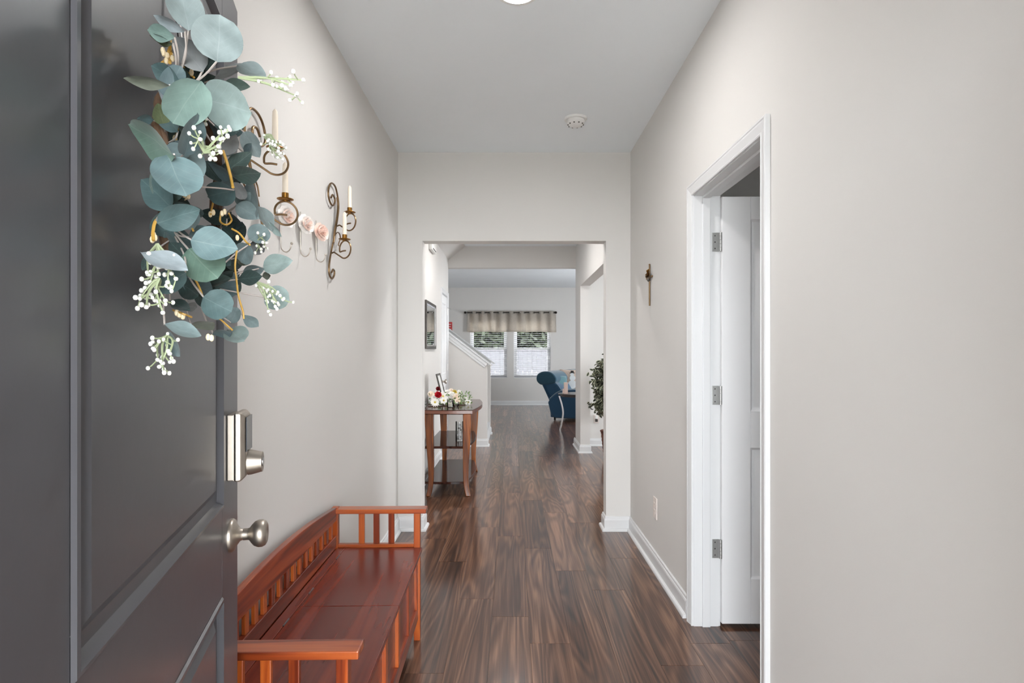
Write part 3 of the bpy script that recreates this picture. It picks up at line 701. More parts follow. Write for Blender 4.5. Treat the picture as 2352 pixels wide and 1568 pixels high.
bb('front_rail', 'cherry', fx - 0.016, fx, 0.044, BL - 0.044, 0.095, 0.150)
for i in range(6):
    y = 0.044 + (BL - 0.088 - 0.034) * i / 5
    bb('front_stile', 'cherry_z', fx - 0.016, fx, y, y + 0.034, 0.150, 0.355)
    if i < 5:
        yn = 0.044 + (BL - 0.088 - 0.034) * (i + 1) / 5
        bb('front_panel', 'cherry', fx - 0.022, fx - 0.012, y + 0.034, yn, 0.150, 0.355, bevel=0)
bb('bottom_board', 'cherry', 0.02, fx - 0.016, 0.044, BL - 0.044, 0.095, 0.107, bevel=0)

# ------------------------------------------------------------------ console table
TX0, TX1, TY0, TY1, TZ = -0.842, -0.350, 5.06, 6.20, 0.778
ct = thing('console_table', 'dark walnut console table with bowed top and two shelves', 'table', ((TX0 + TX1) / 2, (TY0 + TY1) / 2, 0))
def outline(x0, x1, y0, y1, bowx, bowy, n=14):
    pts = [Vector((x0, y1, 0)), Vector((x0, y0, 0))]
    for i in range(1, n):
        t = i / n; pts.append(Vector((x0 + (x1 - x0) * t, y0 - bowy * math.sin(PI * t), 0)))
    for i in range(n + 1):
        t = i / n; pts.append(Vector((x1 + bowx * math.sin(PI * t), y0 + (y1 - y0) * t, 0)))
    for i in range(1, n):
        t = i / n; pts.append(Vector((x1 + (x0 - x1) * t, y1 + bowy * math.sin(PI * t), 0)))
    return pts
def slab(name, mat, o, z0, z1, parent, bevel=0.002):
    return MB().prism([p + Vector((0, 0, z0)) for p in o], (0, 0, z1 - z0)).build(name, mat, parent, bevel=bevel)
slab('tabletop', 'walnut', outline(TX0, TX1, TY0, TY1, 0.055, 0.016), TZ - 0.006, TZ, ct)
slab('top_edge', 'walnut_x', outline(TX0 + 0.001, TX1 - 0.001, TY0 + 0.001, TY1 - 0.001, 0.055, 0.016), TZ - 0.036, TZ - 0.006, ct)
slab('apron', 'walnut', outline(TX0 + 0.05, TX1 - 0.05, TY0 + 0.07, TY1 - 0.07, 0.05, 0.0), TZ - 0.05, TZ - 0.036, ct)
for z, ins in ((0.445, 0.03), (0.130, 0.03)):
    slab('shelf', 'walnut', outline(TX0 + 0.06, TX1 - 0.065, TY0 + 0.05, TY1 - 0.05, 0.055, -0.008 if z > 0.3 else 0.02), z - 0.022, z, ct)
def sabre(xt, yt, sx, sy):
    pr = [(TZ - 0.036, 0.0, 0.078), (0.66, -0.001, 0.074), (0.5, -0.006, 0.066), (0.35, -0.012, 0.057), (0.22, -0.015, 0.050), (0.12, -0.013, 0.046), (0.05, -0.004, 0.044), (0.0, 0.008, 0.044)]
    rings = []
    for z, o_, w_ in pr:
        cx, cy = xt + sx * o_, yt + sy * o_ * 0.7
        rings.append([Vector((cx - w_ / 2 * 1.0, cy - w_ / 2, z)), Vector((cx + w_ / 2, cy - w_ / 2, z)), Vector((cx + w_ / 2, cy + w_ / 2, z)), Vector((cx - w_ / 2, cy + w_ / 2, z))])
    n = 5; out = []
    for j in range(4):
        pts = catmull([r[j] for r in rings], n); out.append(pts)
    return MB().loft([[out[j][i] for j in range(4)] for i in range(len(out[0]))])
for x, sx in ((TX0 + 0.100, -1), (TX1 - 0.050, 1)):
    for y, sy in ((TY0 + 0.048, -1), (TY1 - 0.048, 1)):
        sabre(x, y, sx, sy).build('leg', 'walnut_leg', ct, smooth=True, ang=60, bevel=0.008, seg=3)

# things on the console ------------------------------------------
def rose(mb, c, r, nrm=(0.25, -0.85, 0.45), seed=0):
    rnd = random.Random(seed); c = Vector(c); nz = Vector(nrm).normalized(); a = nz.orthogonal().normalized(); b = nz.cross(a)
    for ring, (rr, tilt, cnt) in enumerate(((1.0, 0.25, 6), (0.75, 0.7, 5), (0.5, 1.05, 5), (0.28, 1.3, 4))):
        for k in range(cnt):
            th = 2 * PI * (k + 0.5 * ring) / cnt + rnd.uniform(-.15, .15)
            d = a * math.cos(th) + b * math.sin(th); t = a * -math.sin(th) + b * math.cos(th)
            up = d * math.cos(tilt) + nz * math.sin(tilt)
            w_ = r * rr * 0.62; base = c + nz * (r * 0.1 * ring)
            L_ = r * (rr if ring == 0 else 0.62)
            b0 = base + d * r * rr * (0.0 if ring == 0 else 0.35)
            p = [b0 - t * w_ * .4, b0 + t * w_ * .4, b0 + up * L_ * .6 + t * w_, b0 + up * L_ + t * w_ * .45 + nz * r * .06, b0 + up * L_ - t * w_ * .45 + nz * r * .06, b0 + up * L_ * .6 - t * w_, b0 + up * L_ * .6]
            mb.add(p, [(0, 1, 6), (1, 2, 6), (2, 3, 6), (3, 4, 6), (4, 5, 6), (5, 0, 6)])
    mb.ball(c + nz * r * .2, r * .25, 6); return mb
def daisy(mb, c, r, nrm=(0.2, -0.9, 0.35), cnt=14, seed=0, wf=0.2):
    rnd = random.Random(seed); c = Vector(c); nz = Vector(nrm).normalized(); a = nz.orthogonal().normalized(); b = nz.cross(a)
    for lay in (0, 1):
        for k in range(cnt):
            th = 2 * PI * (k + .5 * lay) / cnt; d = (a * math.cos(th) + b * math.sin(th) + nz * (0.1 + .25 * lay)).normalized(); t = a * -math.sin(th) + b * math.cos(th)
            L_ = r * (1 - .2 * lay) * rnd.uniform(.9, 1.08); w_ = r * wf
            o = c + nz * .003 * lay
            mb.add([o, o + d * L_ * .6 + t * w_, o + d * L_, o + d * L_ * .6 - t * w_, o + d * L_ * .55 + nz * r * .06], [(0, 1, 4), (1, 2, 4), (2, 3, 4), (3, 0, 4)])
    return mb
gl = thing('flower_garland', 'low garland of white, cream and red flowers on the console table', 'flowers', tuple(P(1030, 930, 5.55)))
FLW = [('rose', 'cream', 990, 906, 5.42, 0.030), ('rose', 'red', 1006, 907, 5.36, 0.030), ('rose', 'darkred', 1006, 893, 5.50, 0.020), ('daisy', 'petal', 999, 924, 5.30, 0.042),
       ('lily', 'petal', 1017, 911, 5.38, 0.050), ('rose', 'petal', 1028, 903, 5.52, 0.030), ('rose', 'petal', 1037, 908, 5.45, 0.034), ('rose', 'cream', 1047, 912, 5.45, 0.034),
       ('rose', 'cream', 1051, 921, 5.42, 0.026), ('rose', 'yellow', 1044, 901, 5.60, 0.022), ('rose', 'petal', 1055, 902, 5.75, 0.026), ('lily', 'petal', 1019, 920, 5.32, 0.036), ('daisy', 'petal', 1075, 924, 5.55, 0.034), ('rose', 'petal', 1073, 914, 5.62, 0.020), ('rose', 'cream', 1036, 898, 5.62, 0.024), ('rose', 'petal', 996, 914, 5.38, 0.022)]
for i, (kd, mt, px, py, D, r) in enumerate(FLW):
    r *= 1.15
    c = P(px, py, D); mb = MB()
    if kd == 'rose': rose(mb, c, r, seed=i)
    elif kd == 'daisy': daisy(mb, c, r, seed=i)
    else: daisy(mb, c, r, cnt=6, seed=i, wf=0.3)
    fo = mb.build('flower', mt, gl, smooth=True, ang=70)
    if kd != 'rose': MB().ball(c + Vector((0.002, -0.008, 0.004)), r * 0.22, 8).build('centre', 'yellow', fo, smooth=True)
mb = MB(); rnd = random.Random(3)
for q in range(330):
    t = rnd.random(); px = 984 + 98 * t; D = rnd.uniform(5.36, 5.75); py = rnd.uniform(902, 932)
    c = P(px, py, D); c.z = max(c.z, TZ + 0.012)
    a_ = Vector((rnd.gauss(0, 1), rnd.gauss(0, 1), rnd.gauss(0.5, .6))).normalized(); b_ = a_.orthogonal().normalized(); l = rnd.uniform(.015, .034)
    a_.z = abs(a_.z)
    mb.add([c, c + a_ * l * .5 + b_ * l * .28, c + a_ * l, c + a_ * l * .5 - b_ * l * .28], [(0, 1, 2, 3)])
fo = mb.build('greenery', 'green', gl); fo['kind'] = 'stuff'
mb = MB()
pts = catmull([P(984, 930, 5.45), P(1010, 930, 5.5), P(1040, 928, 5.55), P(1078, 924, 5.65)], 6)
for p in pts: p.z = TZ + 0.012
mb.tube(pts, 0.010, 6).build('base_vine', 'bark', gl, smooth=True)
mb = MB(); c0 = P(1079, 912, 5.62)
for q in range(7):
    d = Vector((random.uniform(-.02, .03), random.uniform(-.02, .02), random.uniform(.02, .05))); mb.tube([c0 - Vector((0, 0, .03)), c0, c0 + d * .7], [.0015, .0015, .0006], 5)
mb.build('sprig', 'green', gl)

vc = thing('votive_candle', 'ivory votive candle in a clear glass on the console table', 'candle', (-0.575, 5.29, TZ))
MB().lathe([(0.0, 0.0), (0.026, 0.0), (0.028, 0.003), (0.0295, 0.065), (0.0280, 0.065), (0.0265, 0.005), (0.0, 0.005)], (-0.575, 5.29, TZ), n=24).build('glass_cup', 'vglass', vc, smooth=True)
MB().lathe([(0.0, 0.006), (0.0225, 0.006), (0.0225, 0.042), (0.0, 0.040)], (-0.575, 5.29, TZ), n=20).build('wax', 'candle', vc, smooth=True)
MB().tube([(-0.575, 5.29, TZ + 0.04), (-0.574, 5.29, TZ + 0.052)], 0.0012, 6).build('wick', 'black', vc)
v2 = thing('votive_holder', 'short empty clear glass votive holder behind the candle', 'candle holder', (-0.528, 5.36, TZ))
MB().lathe([(0.0, 0.0), (0.022, 0.0), (0.030, 0.02), (0.028, 0.045), (0.0265, 0.045), (0.028, 0.02), (0.02, 0.004), (0.0, 0.004)], (-0.528, 5.36, TZ), n=24).build('glass_cup', 'vglass', v2, smooth=True)
tag(MB().ball((-0.80, 5.24, TZ + 0.018), 0.016, 12).ball((-0.795, 5.235, TZ + 0.045), 0.012, 12).build('glass_bird', 'vglass', org=(-0.80, 5.24, TZ), smooth=True), 'small clear glass trinket at the near corner of the console table', 'figurine')

# leaning photo frame
pf = thing('photo_frame', 'dark silver photo frame leaning at the wall side of the console table', 'photo frame', (-0.70, 5.80, TZ))
fo_, fu = Vector((-0.690, 5.67, TZ + 0.002)), Vector((-0.075, 0, 0.30)).normalized()
fnm = Vector((0.30, 0, 0.075)).normalized(); fy = Vector((0, 1, 0)); FH, FWd = 0.30, 0.27
for (a0, a1, b0, b1) in ((0, .02, 0, FH), (FWd - .02, FWd, 0, FH), (.02, FWd - .02, 0, .02), (.02, FWd - .02, FH - .02, FH)):
    MB().obox(fo_ + fy * a0 + fu * b0, fy * (a1 - a0), fu * (b1 - b0), fnm * 0.014).build('frame', 'frame_dark', pf, bevel=0.002)
MB().obox(fo_ + fy * .02 + fu * .02, fy * (FWd - .04), fu * (FH - .04), fnm * 0.006).build('print', 'paper', pf)
MB().obox(fo_ + fy * .13 + fu * .2 - fnm * .004, fy * .02, Vector((-0.06, 0, -0.196)), fnm * .003).build('easel_back', 'black', pf)

# vase on the middle shelf
va = thing('glass_vase', 'clear glass cylinder vase with pale filler on the middle shelf', 'vase', (-0.50, 5.42, 0.4455))
MB().lathe([(0.0, 0.0), (0.037, 0.0), (0.038, 0.004), (0.038, 0.185), (0.036, 0.185), (0.036, 0.008), (0.0, 0.008)], (-0.50, 5.42, 0.4455), n=28).build('glass', 'vglass', va, smooth=True)
rnd = random.Random(9)
for q in range(26):
    th = rnd.uniform(0, 2 * PI); rr = rnd.uniform(0, .02)
    z = .4455 + .022 + (q // 3) * 0.0165
    MB().ball((-0.50 + rr * math.cos(th), 5.42 + rr * math.sin(th), z), rnd.uniform(.011, .0145), 8, (1, 1, .8)).build('pebble', 'pebble' if q % 5 else 'frame_dark', va, smooth=True)

# ------------------------------------------------------------------ passage wall pieces
mr = thing('wall_mirror', 'landscape wall mirror in a dark silver frame above the console table', 'mirror', (XL2, 6.035, 1.57))
my0, my1, mz0, mz1 = 5.68, 6.39, 1.325, 1.815
MB().box(XL2 + 0.004, XL2 + 0.010, my0 + .04, my1 - .04, mz0 + .04, mz1 - .04).build('mirror_glass', 'mirror', mr)
mb = MB(); prof = [(0.0, 0.0), (0.0, 0.018), (0.006, 0.022), (0.026, 0.020), (0.028, 0.017)]
rect_rings(mb, lambda a, h, z: Vector((XL2 + h, a, z)), my0, my1, mz0, mz1, prof, fill=False)
mb.build('frame', 'frame_dark', mr, smooth=True, ang=30)
mb = MB(); rect_rings(mb, lambda a, h, z: Vector((XL2 + h, a, z)), my0 + .028, my1 - .028, mz0 + .028, mz1 - .028, [(0.0, 0.017), (0.004, 0.019), (0.018, 0.011)], fill=False)
mb.build('liner', 'chrome', mr, smooth=True, ang=30)
ch = thing('door_chime', 'white door chime box high on the passage wall', 'door chime', (XL2, 6.1, 2.30))
MB().box(XL2, XL2 + 0.04, 5.95, 6.27, 2.365, 2.50).build('cover', 'white_plastic', ch, bevel=0.012, seg=3)
MB().box(XL2 + 0.04, XL2 + 0.043, 6.0, 6.22, 2.38, 2.39).build('grille', 'slot', ch)
ar = thing('wall_sign', 'small red and white print on the wall past the stairs', 'wall art', (-1.57, Y3 - 0.012, 1.85))
MB().box(-1.70, -1.455, Y3 - 0.02, Y3 - 0.001, 1.80, 2.02).build('board', 'art', ar, bevel=0.002)
for z, x0, x1 in ((1.955, -1.68, -1.48), (1.90, -1.66, -1.49), (1.835, -1.68, -1.475)):
    MB().box(x0, x1, Y3 - 0.0225, Y3 - 0.02, z, z + 0.018).build('stripe', 'snow', ar)

# ------------------------------------------------------------------ sofa
so_o = Vector((0.70, 10.75, 0)); sang = math.radians(-25)
sf = thing('reclining_sofa', 'navy teal reclining sofa with padded headrests facing across the living room', 'sofa', tuple(so_o), sang)
def sprof(name, mat, poly, v0, v1, bevel=0.03, seg=3, parent=None):
    return MB().prism([(u, v0, z) for u, z in poly], (0, v1 - v0, 0)).build(name, mat, parent or sf, local=True, bevel=bevel, seg=seg, smooth=True, ang=60)
def sm(poly, n=5):
    p = catmull([Vector((u, 0, z)) for u, z in poly] , n); return [(q.x, q.z) for q in p]
SW = 2.05
ARM = [(0.10, 0.05), (0.03, 0.12), (-0.03, 0.34), (0.02, 0.42), (0.10, 0.49), (0.20, 0.55), (0.30, 0.58), (0.50, 0.595), (0.85, 0.59), (0.93, 0.55), (0.95, 0.45), (0.93, 0.1), (0.90, 0.05)]
for v0, v1 in ((0.0, 0.20), (SW - 0.20, SW)):
    a_ = sprof('arm', 'navy', ARM, v0, v1, 0.025)
    top = sm([(0.0, 0.405), (0.10, 0.495), (0.20, 0.555), (0.30, 0.588), (0.50, 0.603), (0.84, 0.60)], 4)
    for dv in (0.045, 0.075):
        MB().tube([(u, v0 + dv - 0.02, z + 0.004) for u, z in top], 0.004, 5).build('piping', 'stitch', a_, local=True)
sprof('base', 'navy', [(0.02, 0.06), (0.0, 0.36), (0.86, 0.36), (0.88, 0.06)], 0.20, SW - 0.20, 0.02)
cw = (SW - 0.40) / 3
BK = [(0.05, 0.36), (-0.02, 0.42), (-0.10, 0.55), (-0.17, 0.68), (-0.10, 0.74), (0.05, 0.74), (0.16, 0.68), (0.24, 0.56), (0.27, 0.44), (0.24, 0.38)]
HD = sm([(-0.19, 0.665), (-0.255, 0.72), (-0.275, 0.79), (-0.245, 0.87), (-0.14, 0.92), (0.0, 0.915), (0.09, 0.86), (0.135, 0.78), (0.10, 0.70), (-0.04, 0.665)], 3)
for i in range(3):
    v0 = 0.02 if i == 0 else 0.20 + cw * i + 0.004; v1 = SW - 0.02 if i == 2 else 0.20 + cw * (i + 1) - 0.004
    b_ = sprof('back_cushion', 'navy', BK, v0 + .01, v1, 0.03)
    h_ = sprof('headrest', 'teal', HD, v0, v1, 0.045, 4)
    MB().tube([(u * 1.01 - .002, v0 + 0.012, z) for u, z in sm([(-0.245, 0.79), (-0.10, 0.80), (0.05, 0.80), (0.105, 0.80)], 4)], 0.004, 5).build('piping', 'stitch', h_, local=True)
    MB().tube([(u, v0 + 0.02, z) for u, z in sm([(0.08, 0.75), (0.165, 0.67), (0.235, 0.57), (0.27, 0.46)], 4)], 0.004, 5).build('piping', 'stitch', b_, local=True)
    sprof('seat_cushion', 'navy', [(0.22, 0.36), (0.22, 0.47), (0.80, 0.49), (0.93, 0.46), (0.95, 0.36), (0.90, 0.30)], 0.205 + cw * i, 0.195 + cw * (i + 1), 0.04)
sprof('back_shell', 'navy', [(0.02, 0.06), (0.0, 0.36), (-0.16, 0.68), (-0.10, 0.70), (0.06, 0.40), (0.08, 0.06)], 0.03, SW - 0.03, 0.01)
for u, v in ((0.08, 0.10), (0.82, 0.10), (0.08, SW - 0.10), (0.82, SW - 0.10)):
    MB().lathe([(0.018, 0.0), (0.024, 0.06)], (u, v, 0.0), n=12).build('foot', 'black', sf, local=True)
# pillows
def cushion(mb, w_, h_, t_, n=12):
    rings = []
    for j in range(n + 1):
        for i in range(n + 1): pass
    def pos(i, j, s):
        a = i / n * 2 - 1; b = j / n * 2 - 1
        e = (1 - a ** 4) * (1 - b ** 4); th = t_ * (e ** 0.5) / 2
        k = 1 - 0.06 * (1 - abs(a)) * (abs(b) ** 3); l = 1 - 0.06 * (1 - abs(b)) * (abs(a) ** 3)
        return Vector((a * w_ / 2 * l, s * th, b * h_ / 2 * k))
    for s in (-1, 1):
        mb.loft([[pos(i, j, s) for i in range(n + 1)] for j in range(n + 1)], cap=False, closed=False)
    return mb
def pillow(name, label, mat, loc, rot, w_=0.44):
    t = thing(name, label, 'pillow', loc, group='sofa pillows'); t.rotation_euler = rot
    mb = MB(); cushion(mb, w_, w_, 0.16); mb.build('cover', mat, t, local=True, smooth=True, ang=180)
    return t
pa = pillow('snowman_pillow', 'beige throw pillow printed with a white snowman in a dark hat', 'linen', tuple(P(1310, 873, 11.35)), (math.radians(-14), 0, math.radians(-12)))
def disc(mb, c, rx, rz, y):
    n = 20; mb.prism([(c[0] + rx * math.cos(2 * PI * k / n), y, c[1] + rz * math.sin(2 * PI * k / n)) for k in range(n)], (0, 0.012, 0))
mb = MB(); disc(mb, (0.05, -0.10), 0.085, 0.085, -0.086); disc(mb, (0.05, 0.03), 0.058, 0.055, -0.088); disc(mb, (0.04, 0.10), 0.036, 0.034, -0.086)
mb.build('snowman_print', 'snow', pa, local=True)
mb = MB(); mb.box(-0.01, 0.09, -0.086, -0.076, 0.125, 0.137).box(0.01, 0.07, -0.084, -0.074, 0.137, 0.175); mb.build('hat_print', 'black', pa, local=True)
pb = pillow('teal_pillow', 'teal and beige throw pillow leaning near the sofa arm', 'tealpillow', tuple(P(1285, 880, 11.0)), (math.radians(-14), math.radians(10), math.radians(30)), 0.33)
MB().box(-0.15, 0.15, -0.045, 0.045, 0.06, 0.145).build('beige_band', 'linen', pb, local=True, bevel=0.028, seg=3)
MB().box(-0.12, -0.04, -0.05, -0.03, 0.04, 0.12).build('black_mark', 'black', pb, local=True, bevel=0.006)

# ------------------------------------------------------------------ end table
et = thing('end_table', 'round dark end table on curved chrome legs beside the sofa', 'table', (1.12, 9.42, 0))
ec = Vector((1.08, 9.45, 0)); n = 40
MB().prism([(ec.x + 0.315 * math.cos(2 * PI * k / n), ec.y + 0.315 * math.sin(2 * PI * k / n), 0.585) for k in range(n)], (0, 0, 0.022)).build('tabletop', 'espresso', et, bevel=0.004)
MB().prism([(ec.x + 0.27 * math.cos(2 * PI * k / n), ec.y + 0.27 * math.sin(2 * PI * k / n), 0.555) for k in range(n)], (0, 0, 0.03)).build('apron', 'espresso', et)
for k in range(3):
    th = math.radians(184 + 120 * k); d = Vector((math.cos(th), math.sin(th), 0)); t = Vector((-d.y, d.x, 0))
    pr = catmull([d * 0.30 + Vector((0, 0, 0.565)), d * 0.255 + Vector((0, 0, 0.42)), d * 0.235 + Vector((0, 0, 0.28)), d * 0.255 + Vector((0, 0, 0.13)), d * 0.285 + Vector((0, 0, 0.0))], 5)
    MB().loft([[ec + p + d * a + t * b for a, b in ((-.012, -.018), (.012, -.018), (.012, .018), (-.012, .018))] for p in pr]).build('leg', 'chrome', et, smooth=True, ang=50)
for (px, D, h, w_, lab) in ((1299.5, 9.37, 0.185, 0.062, 'taller blush square pillar candle on the end table'), (1296, 9.50, 0.070, 0.055, 'shorter blush pillar candle behind the taller one')):
    c = P(px, 900, D); x, y = c.x, c.y; t = thing('pillar_candle', lab, 'candle', (x, y, 0.607), group='blush pillar candles')
    MB().box(x - w_ / 2, x + w_ / 2, y - w_ / 2, y + w_ / 2, 0.607, 0.607 + h).build('wax', 'blush', t, bevel=0.003)
    MB().tube([(x, y, 0.607 + h), (x + .001, y, 0.607 + h + .008)], 0.0012, 5).build('wick', 'black', t)

# ------------------------------------------------------------------ ficus
pc = Vector((1.225, 7.0, 0))
fp = thing('potted_ficus', 'variegated artificial ficus in a brown basket behind the opening', 'plant', tuple(pc))
mb = MB(); rows = 14; n = 30
rings = []
for j in range(rows + 1):
    t = j / rows; r = 0.095 + 0.035 * t + 0.004 * (j % 2)
    rings.append([pc + Vector((r * math.cos(2 * PI * k / n) * (1 + .012 * ((k + j) % 2)), r * math.sin(2 * PI * k / n) * (1 + .012 * ((k + j) % 2)), 0.32 * t)) for k in range(n)])
mb.loft(rings).build('basket', 'basket', fp, smooth=True)
MB().lathe([(0.0, 0.30), (0.125, 0.30), (0.125, 0.31), (0.0, 0.318)], pc, n=24).build('moss', 'bark', fp)
MB().tube([pc + Vector((math.cos(t) * .134, math.sin(t) * .134, .32)) for t in [2 * PI * i / 24 for i in range(25)]], 0.009, 6).build('rim', 'basket', fp, smooth=True)
rnd = random.Random(21); br = MB(); lfd = MB(); lfp = MB()
for q in range(3):
    br.tube(catmull([pc + Vector((.02 * math.cos(q * 2), .02 * math.sin(q * 2), .23)), pc + Vector((.03 * math.cos(q * 2 + 1), .03 * math.sin(q * 2 + 1), .5)), pc + Vector((.03 * math.cos(q * 2 + 2), .03 * math.sin(q * 2 + 2), .85))], 5), 0.009, 6)
tips = []
for q in range(90):
    th = rnd.uniform(0, 2 * PI); h = rnd.uniform(0.55, 1.14); r = rnd.uniform(.10, .26)
    a_ = pc + Vector((0, 0, h * 0.9)); e = pc + Vector((r * math.cos(th), r * math.sin(th), min(1.17, h + rnd.uniform(-.06, .10))))
    if q < 8: e = pc + Vector((rnd.uniform(-.13, .1), rnd.uniform(-.12, .1), rnd.uniform(.55, .7)))
    if q in (8, 9): e = pc + Vector((-.07 + .04 * (q - 8), -.05, 1.32))
    m_ = (a_ + e) / 2 + Vector((0, 0, .05)); pts = catmull([a_, m_, e], 5); br.tube(pts, [0.005 - .0003 * i for i in range(len(pts))], 5)
    for i in range(2, len(pts)):
        for w_ in range(6):
            c = pts[i] + Vector((rnd.gauss(0, .022), rnd.gauss(0, .022), rnd.gauss(0, .02)))
            d = (Vector((rnd.gauss(0, .7), rnd.gauss(0, .7), rnd.gauss(-.5, .5)))).normalized(); s_ = d.orthogonal().normalized()
            s_ = (Matrix.Rotation(rnd.uniform(0, PI), 3, d) @ s_); nn = d.cross(s_); L_ = rnd.uniform(.045, .065); wd = L_ * .30
            def lf(m, k, off): m.add([c, c + d * L_ * .35 + s_ * wd * k + nn * (.006 + off), c + d * L_ * .7 + s_ * wd * .8 * k + nn * (.006 + off), c + d * L_ * (.92 + .08 * k) + nn * off, c + d * L_ * .7 - s_ * wd * .8 * k + nn * (.006 + off), c + d * L_ * .35 - s_ * wd * k + nn * (.006 + off), c + d * L_ * .5 + nn * off], [(0, 1, 6), (1, 2, 6), (2, 3, 6), (3, 4, 6), (4, 5, 6), (5, 0, 6)])
            lf(lfp, 1.0, 0.0); lf(lfd, 0.72, 0.0012); lf(lfd, 0.72, -0.0012)
br.build('branches', 'bark', fp, smooth=True)
f1 = lfd.build('foliage', 'ficus_dark', fp); f1['kind'] = 'stuff'
f2 = lfp.build('leaf_margins', 'ficus_pale', fp); f2['kind'] = 'stuff'

# ------------------------------------------------------------------ outlets
def outlet(name, label, pt, w_=0.072, h_=0.118, plug=False):
    t = thing(name, label, 'outlet', tuple(pt(0, 0, 0)))
    def bx(a0, a1, h0, h1, z0, z1): return MB().add([pt(a, h, z) for z in (z0, z1) for h in (h0, h1) for a in (a0, a1)], [(0, 1, 5, 4), (2, 6, 7, 3), (0, 2, 3, 1), (4, 5, 7, 6), (0, 4, 6, 2), (1, 3, 7, 5)])
    bx(-w_ / 2, w_ / 2, 0, 0.006, -h_ / 2, h_ / 2).build('plate', 'plate', t, bevel=0.002)
    for z in (-0.02, 0.02):
        r = bx(-0.017, 0.017, 0.006, 0.0085, z - 0.014, z + 0.014).build('receptacle', 'plate', t, bevel=0.004)
        for a in (-0.006, 0.006): bx(a - 0.001, a + 0.001, 0.0085, 0.0088, z - 0.001, z + 0.006).build('slot', 'slot', r)
    bx(-0.003, 0.003, 0.006, 0.0075, -0.003, 0.003).build('screw', 'steel', t)
    return t
outlet('wall_outlet', 'almond duplex outlet low on the hall wall by the doorway', lambda a, h, z: Vector((XR - h, 3.397 + a, 0.362 + z)), 0.078, 0.125)
o_ = outlet('wall_outlet', 'white outlet with a night light on the wall behind the plant', lambda a, h, z: Vector((P(1369.5, 962, 7.83).x + a, 7.83 - h, 0.372 + z)))
pq = P(1369.5, 962, 7.83).x
nl = thing('night_light', 'small grey plug-in night light on the outlet by the plant', 'night light', (pq, 7.815, 0.36))
MB().box(pq - 0.02, pq + 0.02, 7.795, 7.82, 0.375, 0.425).build('shade', 'white_plastic', nl, bevel=0.008)
MB().box(pq - 0.018, pq + 0.018, 7.792, 7.82, 0.335, 0.372).build('plug_body', 'frame_dark', nl, bevel=0.006)

# wall cross
cx = thing('wall_cross', 'thin bronze cross with a small flower at its centre on the hall wall', 'cross', (XR, 3.526, 1.70))
MB().box(XR - 0.010, XR - 0.002, 3.519, 3.533, 1.579, 1.83).build('upright', 'bronze', cx, bevel=0.002)
MB().box(XR - 0.012, XR - 0.002, 3.455, 3.597, 1.748, 1.760).build('crossbar', 'bronze', cx, bevel=0.002)
MB().ball((XR - 0.006, 3.526, 1.834), 0.006, 8).build('finial', 'bronze', cx, smooth=True)
mb = MB(); rose(mb, (XR - 0.012, 3.526, 1.765), 0.022, (-1, -.3, .3), 5); mb.build('flower', 'bronze', cx, smooth=True)
MB().tube([(XR - 0.014, 3.52, 1.765), (XR - 0.026, 3.49, 1.79), (XR - 0.020, 3.47, 1.80)], [0.005, 0.009, 0.002], 8).build('bud', 'brass', cx, smooth=True)
MB().ball((XR - 0.012, 3.522, 1.738), 0.011, 8).build('knot', 'frame_dark', cx, smooth=True)

# smoke detector
sdx, sdy = 0.394, 3.52
sd = thing('smoke_detector', 'round white smoke detector on the hall ceiling', 'smoke detector', (sdx, sdy, HC))
MB().lathe([(0.0, 0.0), (0.070, 0.0), (0.070, -0.008), (0.066, -0.013), (0.0, -0.013)], (sdx, sdy, HC), n=40).build('base', 'white_plastic', sd, smooth=True)
MB().lathe([(0.0, -0.013), (0.053, -0.013), (0.053, -0.016), (0.0555, -0.0165), (0.0555, -0.030), (0.052, -0.036), (0.040, -0.044), (0.030, -0.048), (0.0, -0.049)], (sdx, sdy, HC), n=40).build('cover', 'white_plastic', sd, smooth=True, ang=30)
for k in range(10):
    th = 2 * PI * k / 10; MB().obox((sdx + .047 * math.cos(th) - .004, sdy + .047 * math.sin(th) - .004, HC - .0425), (.008, 0, 0), (0, .008, 0), (0, 0, .003)).build('vent', 'slot', sd)
# recessed lights: the hall one is real, the others are added fill
def recessed(x, y, z, lab, s=60.0, r=0.07):
    t = thing('recessed_light', lab, 'ceiling light', (x, y, z), group='recessed ceiling lights')
    MB().lathe([(r, 0.0), (r + 0.02, 0.0), (r + 0.019, -0.004), (r + 0.002, -0.006), (r, -0.004)], (x, y, z), n=40).build('trim_ring', 'white_plastic', t, smooth=True)
    MB().lathe([(0.0, -0.001), (r, -0.001), (r, -0.004), (r * .7, -0.005), (0.0, -0.0055)], (x, y, z), n=40).build('lens', emit_mat('lit_lens', (255, 252, 250), s), t, smooth=True)
recessed(0.022, 2.281, HC, 'lit round ceiling light at the top edge of the hall', 205)
recessed(0.0, 4.95, HC, 'added unseen fill light just past the opening', 190)  # this and the next are added out of view to brighten the passage
recessed(0.0, 6.05, HC, 'added unseen fill light at the stair end of the passage', 200)
recessed(2.6, 6.0, HC, 'added unseen fill light over the dining area', 250)  # no fixture known here, added to lift the dining side
for x in (-1.9, 2.6): recessed(x, 10.4, HC2, 'added unseen fill light over the living room %s' % ('stair side' if x < 0 else 'sofa side'), 60, 0.08)  # pair added out of view to fill the living room

